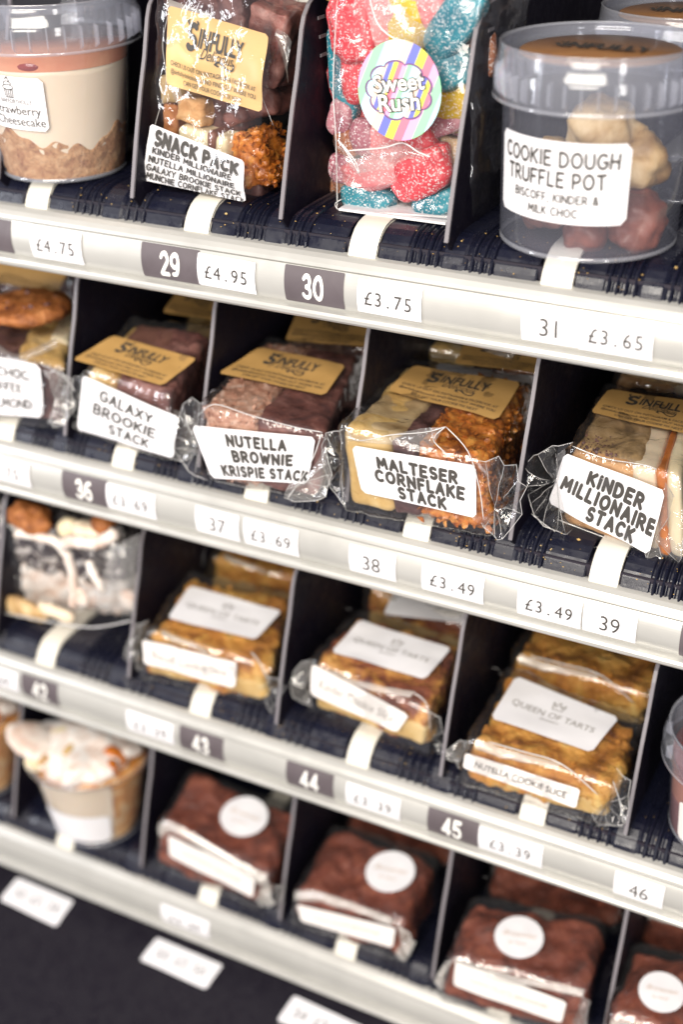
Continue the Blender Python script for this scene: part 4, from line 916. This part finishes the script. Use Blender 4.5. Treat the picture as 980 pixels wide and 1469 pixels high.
# ------------------------------------------------------------------ pots
def cyl_sheet(c, rfun, th0, th1, z0, z1, skew=0.0):
    def fn(a, b, h):
        a = np.asarray(a, float); b = np.asarray(b, float); t = np.radians((th0 + th1) / 2 + a * (th1 - th0) / 2); z = (z0 + z1) / 2 + b * (z1 - z0) / 2 + skew * a
        r = np.array([rfun(x) for x in z]) + .0004 + h; return np.stack([c[0] + r * np.cos(t), c[1] + r * np.sin(t), c[2] + z], 1)
    W = math.radians(abs(th1 - th0)) * rfun((z0 + z1) / 2); return Sheet((0, 0, 0), (W, 0, 0), (W, 0, z1 - z0), (0, 0, z1 - z0), fn=fn)
def pot(t, c, rb, rt, hb, rl, hl, nrib, recess=.006, m='pot_clear'):
    rf = lambda z: rb + (rt - rb) * z / hb
    V, F = lathe([(0.0001, .0016), (rb * .8, .0014), (rb * .93, .0004), (rb * .985, .0012), (rb, .004)] + [(rf(z), z) for z in np.linspace(.008, hb, 8)], c, 72); part('pot_body', V, F, m, t)
    V, F = lathe([(rb * .97, .0002), (rb * 1.0, .0006), (rb * 1.005, .0016), (rb * .985, .0024)], c, 72); part('base_ring', V, F, 'pot_rim', t)
    z0 = hb - hl
    V, F = lathe([(rl * .985, z0), (rl, z0 + .0008), (rl * 1.004, z0 + hl * .5), (rl * .995, z0 + hl * .62), (rl * .965, z0 + hl * .70), (rl * .955, z0 + hl * .92), (rl * .945, z0 + hl), (rl * .925, z0 + hl * 1.0), (rl * .915, z0 + hl * .9), (rl * .905, z0 + hl - recess), (rl * .5, z0 + hl - recess - .0006), (0.0001, z0 + hl - recess - .0006)], c, 72); part('lid', V, F, 'pot_lid', t)
    V, F = lathe([(rl * .94, z0 + hl * .985), (rl * .955, z0 + hl * 1.03), (rl * .93, z0 + hl * 1.03), (rl * .915, z0 + hl * .985)], c, 72); part('lid_rim', V, F, 'pot_rim', t)
    V, F = lathe([(rl * .99, z0 - .0004), (rl * 1.012, z0 + .0003), (rl * 1.0, z0 + .0012)], c, 72); part('lid_hem', V, F, 'pot_rim', t)
    VV = []; FF = []
    for i in range(nrib):
        a = 2 * math.pi * i / nrib; dx, dy = math.cos(a), math.sin(a); tx_, ty_ = -dy, dx
        Pn = []
        for (r, tt, z) in ((rt * 1.0, 0, z0 + .001), (rl * .99, 0, z0 + .003), (rl * .99, 0, z0 + hl * .52), (rt * 1.0, 0, z0 + hl * .56)):
            for s in (-.0004, .0004): Pn.append((c[0] + dx * r + tx_ * s, c[1] + dy * r + ty_ * s, c[2] + z))
        b = len(VV); VV += Pn; FF += [(b, b + 2, b + 4, b + 6), (b + 1, b + 7, b + 5, b + 3), (b, b + 1, b + 3, b + 2), (b + 2, b + 3, b + 5, b + 4), (b + 4, b + 5, b + 7, b + 6)]
    o = part('lid_ribs', VV, FF, 'pot_rim', t, smooth=False)
    return rf
# A strawberry cheesecake
c = hit((94, 240), 2, ZT[0]); t = thing('cheesecake_pot', 'clear lidded pot of strawberry cheesecake with crumb base, top left corner', 'dessert pot', tuple(c))
RB, RT, HB = .0305, .0405, .0790
rf = pot(t, c, RB, RT, HB + .004, .0440, .0210, 34, .004)
def hbase(th): return .0205 + .0032 * math.sin(th * 3 + .5) + .0022 * math.sin(th * 7 + 1.2) + .0012 * math.sin(th * 17)
def layer(name, m, lo, hi, inset, cap, amp=0.0, sc=300, n=120, nz=14):
    V = []; 
    for i in range(n):
        th = 2 * math.pi * i / n; a, b = lo(th), hi(th)
        for j in range(nz): z = a + (b - a) * j / (nz - 1); V.append((c[0] + (rf(z) - inset) * math.cos(th), c[1] + (rf(z) - inset) * math.sin(th), c[2] + z))
    V = np.array(V)
    if amp: D = fbm(V * sc, 4, 3) * amp; dd = V - c; dd[:, 2] = 0; dd /= np.linalg.norm(dd, axis=1, keepdims=True); V = V + dd * (D - amp * .6)[:, None]
    F = [(i * nz + j, ((i + 1) % n) * nz + j, ((i + 1) % n) * nz + j + 1, i * nz + j + 1) for i in range(n) for j in range(nz - 1)]; V = V.tolist()
    if cap: V.append((c[0], c[1], c[2] + hi(0) - .001)); k = len(V) - 1; F += [(i * nz + nz - 1, ((i + 1) % n) * nz + nz - 1, k) for i in range(n)]
    part(name, V, F, m, t)
layer('crumb_base', 'crumb_base', lambda a: .002, hbase, .0007, True, .0008)
layer('cheesecake_cream', 'cream', lambda a: hbase(a) - .004, lambda a: .0545 + .0008 * math.sin(a * 2) + .0006 * math.sin(a * 5), .0013, True, .0002, 60)
layer('jam_topping', 'jam', lambda a: .0535, lambda a: .0620, .0010, True, .0002, 60)
blobs('strawberry_piece', hit((34, 92), 1, c[1] - .030), (.010, .0052, .0040), 'jam_red', t, 3)
sh = cyl_sheet(c, rf, 238, 300, .0270, .0520, -.0010)
# label spans the front-left of the pot
p = add_sheet('name_label', sh, 'paper_white', t, r=.08, nu=24)
it = [(font_text('Strawberry', sh.H * .17, .003, .95), sh.W * .10, -sh.H * .12, 0), (font_text('Cheesecake', sh.H * .17, .003, .95), sh.W * .12, -sh.H * .33, 0), (font_text('BAKEDBYHOLLY', sh.H * .085, -.004, .75), sh.W * .12, sh.H * .04, 0)]
k = sh.H * .21; cup = [(-.42, -.1), (-.36, -.8), (.36, -.8), (.42, -.1)]
ic = [[(x * k, y * k) for x, y in cup + [cup[0]]]] + [[(x * k, -.12 * k), (x * .85 * k, -.78 * k)] for x in (-.22, 0, .22)] + [[(x * k, y * k) for x, y in arc(0, .12, .52, .22, 90, 450, 16)], [(x * k, y * k) for x, y in arc(0, .45, .36, .2, -30, 210, 10)], [(x * k, y * k) for x, y in arc(.02, .72, .2, .2, -60, 150, 8)], [(x * k, y * k) for x, y in arc(.05, .98, .07, .08, 0, 360, 6)]]
for s in ic: it.append((tube2d(s, k * .035), sh.W * .05, sh.H * .27, 0))
lettering('print', sh, it, 'ink', p)

# D truffle pot, and the one behind
c = hit((843, 338), 2, ZT[0]); tD = t = thing('truffle_pot', 'clear lidded pot reading COOKIE DOUGH TRUFFLE POT at the top right', 'dessert pot', tuple(c), 'clear truffle pots')
rf = pot(t, c, .0368, .0380, .0790, .0418, .0205, 40, .0040)
for i, (px_, yy, r, m_) in enumerate([((865, 190), .002, .0150, 'truffle_tan'), ((912, 235), .006, .0130, 'truffle_tan'), ((780, 290), -.006, .0125, 'choc_milk'), ((915, 312), -.004, .0125, 'truffle_red'), ((850, 300), .010, .0150, 'truffle_red'), ((795, 232), .014, .0110, 'truffle_tan'), ((840, 330), -.012, .009, 'truffle_red')]):
    blobs('truffle', hit(px_, 1, c[1] + yy), (r, r, r * .95), m_, t, i + 4, .42, 120, 4)
sh = cyl_sheet(c, rf, 218, 310, .0160, .0480, 0); p = add_sheet('name_label', sh, 'paper_white', t, r=.07, nu=30)
bubble_label(sh, [('COOKIE DOUGH', .0, .29, .17, .86), ('TRUFFLE POT', -.02, .04, .17, .74), ('BISCOFF, KINDER &', .0, -.19, .095, .62), ('MILK CHOC', .0, -.36, .095, .36)], p, wt=.22, jit=.05)
V, F = lathe([(.0001, .0756), (.0318, .0754), (.0320, .0750)], c, 48); part('kraft_disc', V, F, 'kraft_dark', t)
s = Sheet(c + np.array([-.02, -.018, .0762]), c + np.array([.02, -.018, .0762]), c + np.array([.02, .018, .0762]), c + np.array([-.02, .018, .0762]), warp=0); lettering('lid_print', s, [(font_text('SINFULLY', .010, .05, .7), 0, .002, 0)], 'ink', t)
copy_tree(tD, (.012, .092, 0), 'second clear truffle pot, behind the cookie dough one in the top corner', skip=('truffle', 'name_label'))

# N pot on row 3 right edge
c = hit((1052, 1184), 2, ZT[2]); t = thing('mousse_pot', 'lidded pot of layered brown mousse cut off by the right edge', 'dessert pot', tuple(c))
rf = pot(t, c, .0312, .0350, .0600, .0385, .0170, 12, .003)
def hb2(a): return .0215 + .001 * math.sin(a * 5)
layer('mousse_base', 'mousse_dark', lambda a: .002, hb2, .0007, True, .0002)
layer('mousse_layer', 'mousse', lambda a: hb2(a) - .003, lambda a: .039, .0011, True)
layer('sauce_layer', 'jam_red', lambda a: .0375 - .004 * max(0, math.sin(a * 4 + 1)), lambda a: .044, .0008, True)
sh = cyl_sheet(c, rf, 227, 300, .004, .027); add_sheet('name_label', sh, 'paper_cream', t, r=.07)

# P dessert cup on row 4
c = hit((143, 1172), 2, ZT[3]); t = thing('dessert_cup', 'tapered clear cup of caramel dessert topped with cream, left on the bottom tray', 'dessert cup', tuple(c), 'caramel dessert cups')
cb, ct, ch = .0290, .0395, .0580
rf = lambda z: cb + (ct - cb) * z / ch
V, F = lathe([(.0001, .001), (cb * .95, .001), (cb, .003)] + [(rf(z), z) for z in np.linspace(.006, ch, 8)] + [(ct * 1.09, ch + .0015), (ct * 1.09, ch + .003), (ct * .98, ch + .003)], c, 64); part('cup_body', V, F, 'pot_clear', t)
layer('caramel_layer', 'caramel_mix', lambda a: .003, lambda a: .054, .0016, True, .0010, 120)
V, F = lathe([(rf(z) - .0011, z) for z in np.linspace(.006, .056, 12)], c, 30, 235, 326); V = np.array(V); V[:, :2] += (fbm(V * 130, 3, 4)[:, None] * .0008); part('cream_layer', V, F, 'cream', t)
rs = random.Random(4)
blobs('cream_mound', c + np.array([-.004, -.002, .060]), (.036, .032, .011), 'cream_marble', t, 3, .35, 90, 4)
for k_ in range(9):
    a = rs.uniform(180, 350); q = rs.uniform(.010, .036); m_ = rs.choice(('white_choc', 'cookie_brown', 'whipped', 'choc_dark', 'blondie', 'truffle_tan', 'cookie_brown', 'caramel'))
    blobs('topping_piece', c + np.array([q * math.cos(math.radians(a)), q * math.sin(math.radians(a)), .070 - q * .30]), tuple(rs.uniform(.0055, .0100) * e for e in (1, 1, .55)), m_, t, k_, .35, 120, 3, rs.uniform(-40, 40))
blobs('whipped_overhang', c + np.array([-.030, -.018, .067]), (.020, .014, .0060), 'whipped', t, 6, .25, 70, 4, -12)
sh = cyl_sheet(c, rf, 243, 322, .006, .031, -.001)
p = add_sheet('name_label', sh, 'paper_white', t, r=.16, nu=30)
V, F = lathe([(cb * 1.0, .0004), (cb * 1.02, .0012), (cb * .99, .002)], c, 64); part('base_ring', V, F, 'pot_rim', t)
copy_tree(t, (-.101, 0, 0), 'dessert cup at the extreme left edge of the bottom tray, a sliver in view')

# ------------------------------------------------------------------ row 1 bags
# B snack pack
hx = make_hex(0, [(203, 262), (352, 294), (228, -60), (392, -40), (262, -90), (440, -70)], 0)
zb = ZT[0]; yB = hx.c[0][1]
tB = t = new_pack('snack_bag', 'clear bag of cake pieces reading SNACK PACK with a gold kraft label', 'snack bag', hx, None)
# widen the bag backwards to a sane depth
cs = hx.c; dep = .046
for i, j in ((4, 2), (5, 3)): cs[i] = cs[j] + np.array([.006, dep, 0])
cs[6] = cs[0] + np.array([.004, dep, 0]); cs[7] = cs[1] + np.array([.004, dep, 0]); hx = Hexa(cs); hx.nf = np.array([0, -1, 0.]); hx.nt = np.array([0, 0, 1.])
def chunk(px_, yy, size, rot, m_, name, seed, mode='fbm', amp=.0012, sc=160, tilt=0.0):
    c_ = hit(px_, 1, yy); a = math.radians(rot); b = math.radians(tilt); ux = np.array([math.cos(b), math.sin(b), 0]); ex = nrm(ux * math.cos(a) + np.array([0, 0, math.sin(a)])); ey = nrm(np.array([-math.sin(b), math.cos(b), 0])); ez = np.cross(ex, ey)
    s = np.array(size) / 2; cs_ = []
    for (i, j, k_) in ((-1, -1, -1), (1, -1, -1), (-1, -1, 1), (1, -1, 1), (-1, 1, 1), (1, 1, 1), (-1, 1, -1), (1, 1, -1)): cs_.append(c_ + ex * i * s[0] + ey * j * s[1] + ez * k_ * s[2])
    h_ = Hexa(cs_); V, F = block(h_, seg=.0014, rnd=.0025, amp=amp, sc=sc, seed=seed, mode=mode); part(name, V, F, m_, t); return h_
chunk((284, 155), yB + .010, (.016, .018, .013), -8, 'shortbread', 'cake_cube', 1, amp=.0016, sc=260)
chunk((255, 165), yB + .018, (.012, .018, .016), -15, 'cookie_brown', 'cake_cube', 2, amp=.0018, sc=240)
chunk((305, 203), yB + .009, (.027, .020, .014), -6, 'white_choc', 'cake_cube', 3, amp=.0006, sc=80)
chunk((318, 205), yB + .0075, (.0045, .020, .0150), -6, 'choc_milk', 'jam_layer', 33, amp=.0006, sc=80)
chunk((336, 158), yB + .020, (.020, .018, .018), 10, 'choc_dark', 'cake_cube', 4, amp=.0016, sc=160)
chunk((345, 165), yB + .014, (.012, .014, .007), 20, 'brownie_pink', 'cake_cube', 5, amp=.0012, sc=160)
h_ = chunk((375, 225), yB + .014, (.017, .020, .024), 15, 'cornflake', 'cornflake_cube', 6, 'lump', .003, 220)
flakes('cornflakes', h_, (0, 0, 0), (1, 1, 1), 160, .0024, 'cornflake', t, 6, 'tfr', .7)
chunk((395, 60), yB + .020, (.020, .024, .034), -12, 'brownie_pink', 'cake_cube', 7, amp=.0022, sc=120)
chunk((385, 128), yB + .024, (.018, .024, .020), 12, 'brownie_pink', 'cake_cube', 8, amp=.0020, sc=120)
chunk((315, 60), yB + .026, (.045, .024, .050), 5, 'choc_dark', 'cake_cube', 9, amp=.0018, sc=120)
chunk((290, 238), yB + .020, (.040, .024, .020), 0, 'choc_dark', 'cake_cube', 10, amp=.0018, sc=120)
chunk((365, 268), yB + .016, (.020, .022, .010), 8, 'choc_dark', 'cake_cube', 11, amp=.0018, sc=160)
chunk((250, 125), yB + .016, (.014, .016, .012), 12, 'fudge', 'cake_cube', 12)
V, F = block(hx, (0, 0, 0), (1, 1, 1), .0022, .010, .0017, 48, 5, 'film', grow=.001); part('bag_film', V, F, 'film_bag', t)
sh = Sheet(hit((236, 121), 1, yB - .0085), hit((375, 161), 1, yB - .0085), hit((384, 50), 1, yB - .0075), hit((240, 8), 1, yB - .0075), warp=.0030, seed=13)
p = add_sheet('kraft_label', sh, 'kraft_light', t, r=.04, nu=40, nv=30)
brand_print(sh, p)
sh = Sheet(hit((203, 258), 1, yB - .0098), hit((352, 290), 1, yB - .0098), hit((349, 231), 1, yB - .0098), hit((216, 177), 1, yB - .0098), warp=.0022, seed=15)
p = add_sheet('name_label', sh, 'paper_white', t, r=.05, nu=40, nv=24)
bubble_label(sh, [('SNACK PACK', .01, .29, .23, .88)], p, wt=.34, jit=.07, gap=.06, rot=-.03)
bubble_label(sh, [('KINDER MILLIONAIRE', -.02, .06, .105, .82), ('NUTELLA MILLIONAIRE', -.02, -.11, .105, .88), ('GALAXY BROOKIE STACK', .0, -.27, .105, .94), ('MUNCHIE CORNFLAKE STACK', .02, -.42, .105, .96)], p, wt=.24, jit=.04, rot=-.03)
seam_glint(t, [(245, 8), (233, 60), (238, 120), (222, 180), (205, 258)], yB - .004, .00018)
seam_glint(t, [(345, 30), (352, 80), (368, 120), (392, 180)], yB - .001, .00014)
band(t, [(398, 40), (412, 50), (418, 60)], [(396, 60), (404, 80), (414, 120)], yB + .002, 'film_dense_glare', seed=22)  # painted glare patch at the upper right of the bag
band(t, [(240, -2), (275, 10), (305, 20)], [(245, 12), (272, 22), (300, 28)], yB - .003, 'film_fold_glare', seed=9)
band(t, [(246, 95), (252, 90), (258, 95)], [(248, 140), (256, 150), (262, 140)], yB - .006, 'film_dense_glare', seed=10)
# back paper seen above the bag
sh = Sheet(hit((405, 34), 1, yB + .036), hit((445, 46), 1, yB + .036), hit((455, -40), 1, yB + .036), hit((410, -50), 1, yB + .036), warp=.0004)
t2 = thing('paper_leaflet', 'small grey printed paper behind the snack pack bag top', 'leaflet', tuple(sh.q[0])); p = add_sheet('leaflet_sheet', sh, 'paper_back', t2, r=.02)
lettering('print', sh, [(tube2d([(x * sh.W * .1, sh.H * .45), (x * sh.W * .1, -sh.H * .35)], .00018), 0, 0, 0) for x in range(-4, 5)], 'ink_soft', p)

# C sweets bag
hx = make_hex(0, [(484, 298), (668, 322), (482, -60), (690, -50), (500, -80), (700, -70)], 0)
yC = hx.c[0][1]; t = tC = new_pack('sweet_bag', 'clear bag of sugared jelly sweets with striped round SWEET RUSH sticker', 'sweet bag', hx, None)
cs = hx.c; dep = .040
for i, j in ((4, 2), (5, 3)): cs[i] = cs[j] + np.array([.004, dep, 0])
cs[6] = cs[0] + np.array([.004, dep, 0]); cs[7] = cs[1] + np.array([.004, dep, 0]); hx = Hexa(cs)
def sweet(px_, yy, r, rot, m_, seed, pw=.64, amp=.20, name='jelly_sweet'):
    P, F = _ico(4); P = np.sign(P) * np.abs(P) ** pw; P = P * np.array(r) * np.array([1, .75, 1]); a = math.radians(rot)
    P = P * (1 + amp * fbm(P * 150 + seed, 2, seed)[:, None]); X = P[:, 0] * math.cos(a) - P[:, 2] * math.sin(a); Z = P[:, 0] * math.sin(a) + P[:, 2] * math.cos(a)
    part(name, np.stack([X, P[:, 1], Z], 1) + hit(px_, 1, yC + yy), F, m_, t)
for i, s_ in enumerate([((528, 287), .008, (.0135, .008, .0068), -8, 'sweet_blue'), ((628, 290), .010, (.0120, .008, .0055), 22, 'sweet_blue'), ((608, 248), .006, (.0125, .007, .0105), 25, 'sweet_red'), ((588, 262), .008, (.008, .006, .008), 60, 'sweet_red'), ((630, 228), .009, (.006, .006, .008), 5, 'sweet_red'),
    ((535, 248), .008, (.0155, .008, .0080), 14, 'sweet_pink'), ((493, 240), .009, (.0065, .006, .0068), 0, 'sweet_mauve'), ((500, 204), .012, (.0060, .006, .0065), 20, 'sweet_brown'), ((490, 168), .012, (.0062, .006, .0085), -15, 'sweet_mauve'), ((523, 196), .010, (.0065, .006, .0090), 15, 'sweet_mauve'),
    ((560, 202), .011, (.0120, .007, .0075), -5, 'sweet_pink'), ((603, 205), .010, (.0080, .007, .0100), 8, 'sweet_red'), ((637, 175), .014, (.0110, .007, .0055), 22, 'sweet_mauve'), ((650, 218), .018, (.008, .006, .0075), 0, 'sweet_pale'), ((655, 142), .014, (.0120, .008, .0080), 12, 'sweet_yellow'), ((662, 172), .018, (.006, .006, .0055), 10, 'sweet_green'),
    ((640, 96), .010, (.0125, .008, .0090), 12, 'sweet_blue'), ((655, 34), .008, (.0170, .008, .0085), 52, 'sweet_blue'), ((508, 40), .009, (.0110, .008, .0150), 10, 'sweet_red'), ((510, 105), .012, (.0065, .006, .0130), 0, 'sweet_red'), ((488, 95), .016, (.0050, .006, .0190), 3, 'sweet_blue'), ((500, 150), .014, (.005, .006, .007), 0, 'sweet_blue'),
    ((545, 30), .010, (.0090, .007, .0120), -12, 'sweet_pink'), ((578, 35), .012, (.0130, .009, .0170), -20, 'sweet_yellow'), ((625, 8), .010, (.0070, .006, .0100), 15, 'sweet_pink'), ((595, 80), .016, (.010, .007, .012), 10, 'sweet_yellow'), ((560, 110), .022, (.030, .006, .030), 0, 'sweet_red'), ((600, 180), .026, (.030, .006, .030), 0, 'sweet_mauve'),
    ((680, 70), .020, (.010, .006, .014), 10, 'sweet_brown'), ((560, 260), .026, (.030, .006, .020), 0, 'sweet_brown'), ((650, 250), .024, (.012, .006, .012), 0, 'sweet_mauve'), ((560, -30), .012, (.02, .008, .010), 0, 'sweet_pink'), ((500, -30), .012, (.012, .008, .010), 0, 'sweet_yellow'), ((640, -40), .012, (.014, .008, .010), 0, 'sweet_red')]):
    sweet(s_[0], s_[1], s_[2], s_[3], s_[4], i)
V, F = block(hx, (0, 0, 0), (1, 1, 1), .0022, .006, .0026, 42, 8, 'film', grow=.001); part('bag_film', V, F, 'film_bag', t)
# white card base of the bag
V, F = simple_box(hit((486, 302), 2, ZT[0] + .0004), hit((486, 302), 2, ZT[0] + .0004) + np.array([.052, .034, .0010])); part('base_card', V, F, 'paper_white', t, smooth=False)
c_ = hit((571, 131), 1, yC - .0085); rr = .0192
s = Sheet(c_ + np.array([-rr, 0, -rr * 1.06]), c_ + np.array([rr, 0, -rr * 1.06]), c_ + np.array([rr, .0022, rr * 1.06]), c_ + np.array([-rr, .0022, rr * 1.06]), warp=.0004, seed=3)
p = add_sheet('round_sticker', s, 'sticker_stripes', t, shape='disc')
def cloud(R_, bump, n=9, sx=1.0, sy=.78):
    o = [(0, 0)]
    for i in range(90):
        a = 2 * math.pi * i / 90; r = R_ * (1 - bump + bump * abs(math.sin(n * a / 2)) ** .6); o.append((r * math.cos(a) * sx, r * math.sin(a) * sy))
    return np.array(o), [(0, 1 + i, 1 + (i + 1) % 90) for i in range(90)], np.zeros(91)
lettering('cloud_border', s, [(cloud(rr * .83, .12), 0, 0, 0)], 'cloud_border', p, h=.00010)
V_, F_, L_ = cloud(rr * .77, .12)
CL = s.P(2 * V_[:, 0] / s.W, 2 * V_[:, 1] / s.H, .0002 + L_ * 0); part('cloud_badge', CL, F_, 'sticker_stripes', p, smooth=False, uv=np.stack([V_[:, 0] / rr * .95 + .8, V_[:, 1] / rr * .8 + .3], 1))
for nm, off_, hh, mm in (('text_outline', .085, .0006, 'ink'), ('text_fill', .022, .0009, 'ink_white')):
    lettering(nm, s, [(font_text('Sweet', rr * .36, off_, 1.0), 0, rr * .19, .14), (font_text('Rush', rr * .38, off_, 1.0), rr * .02, -rr * .22, .14)], mm, p, h=hh)
band(t, [(484, 200), (500, 215), (550, 208), (580, 205), (618, 224)], [(512, 250), (520, 248), (560, 240), (590, 226), (618, 226)], yC - .0045, 'film_dense_glare', seed=12)
seam_glint(t, [(484, 200), (500, 222), (515, 248), (510, 232), (490, 205)], yC - .005, .00035); seam_glint(t, [(500, 216), (550, 212), (578, 205), (600, 218), (618, 225)], yC - .005, .0004)
seam_glint(t, [(530, -5), (540, 30), (555, 48), (572, 58)], yC - .004, .0004); band(t, [(535, -5), (570, 0), (595, 30), (625, 35)], [(545, 30), (575, 58), (605, 70), (622, 48)], yC - .003, 'film_dense_glare', seed=13)
seam_glint(t, [(484, 298), (482, 200), (478, 120), (484, 0)], yC - .002, .0003); seam_glint(t, [(484, 300), (560, 306), (650, 312)], yC - .002, .0005)
seam_glint(t, [(484, 300), (481, 292), (490, 286)], yC - .003, .0003)

# ------------------------------------------------------------------ crumbs
rs = random.Random(11); V = []; F = []
for _ in range(420):
    ti = rs.choice((0, 0, 1, 1, 1, 2, 2)); x = rs.uniform(-.42, -.05); i = rs.uniform(1.5, 8.5); a = int(i); f = i - a; y = NOSE[a][0] * (1 - f) + NOSE[a + 1][0] * f; z = LIP[ti] + NOSE[a][1] * (1 - f) + NOSE[a + 1][1] * f + .0009
    s = rs.uniform(.00015, .0005) * (2.2 if rs.random() < .05 else 1); b = len(V)
    for d in ((1, 0, 0), (-1, 0, 0), (0, 1, 0), (0, -1, 0), (0, 0, 1), (0, 0, -1)): V.append((x + d[0] * s * rs.uniform(.6, 1.2), y + d[1] * s, z + d[2] * s * .7))
    F += [(b + p_, b + q_, b + r_) for p_, q_, r_ in ((0, 2, 4), (2, 1, 4), (1, 3, 4), (3, 0, 4), (2, 0, 5), (1, 2, 5), (3, 1, 5), (0, 3, 5))]
o = mesh_obj('crumbs', V, F, 'blondie', smooth=False); o['kind'] = 'stuff'; o['label'] = 'pale crumbs scattered over the black ribbed tray fronts'; o['category'] = 'crumbs'
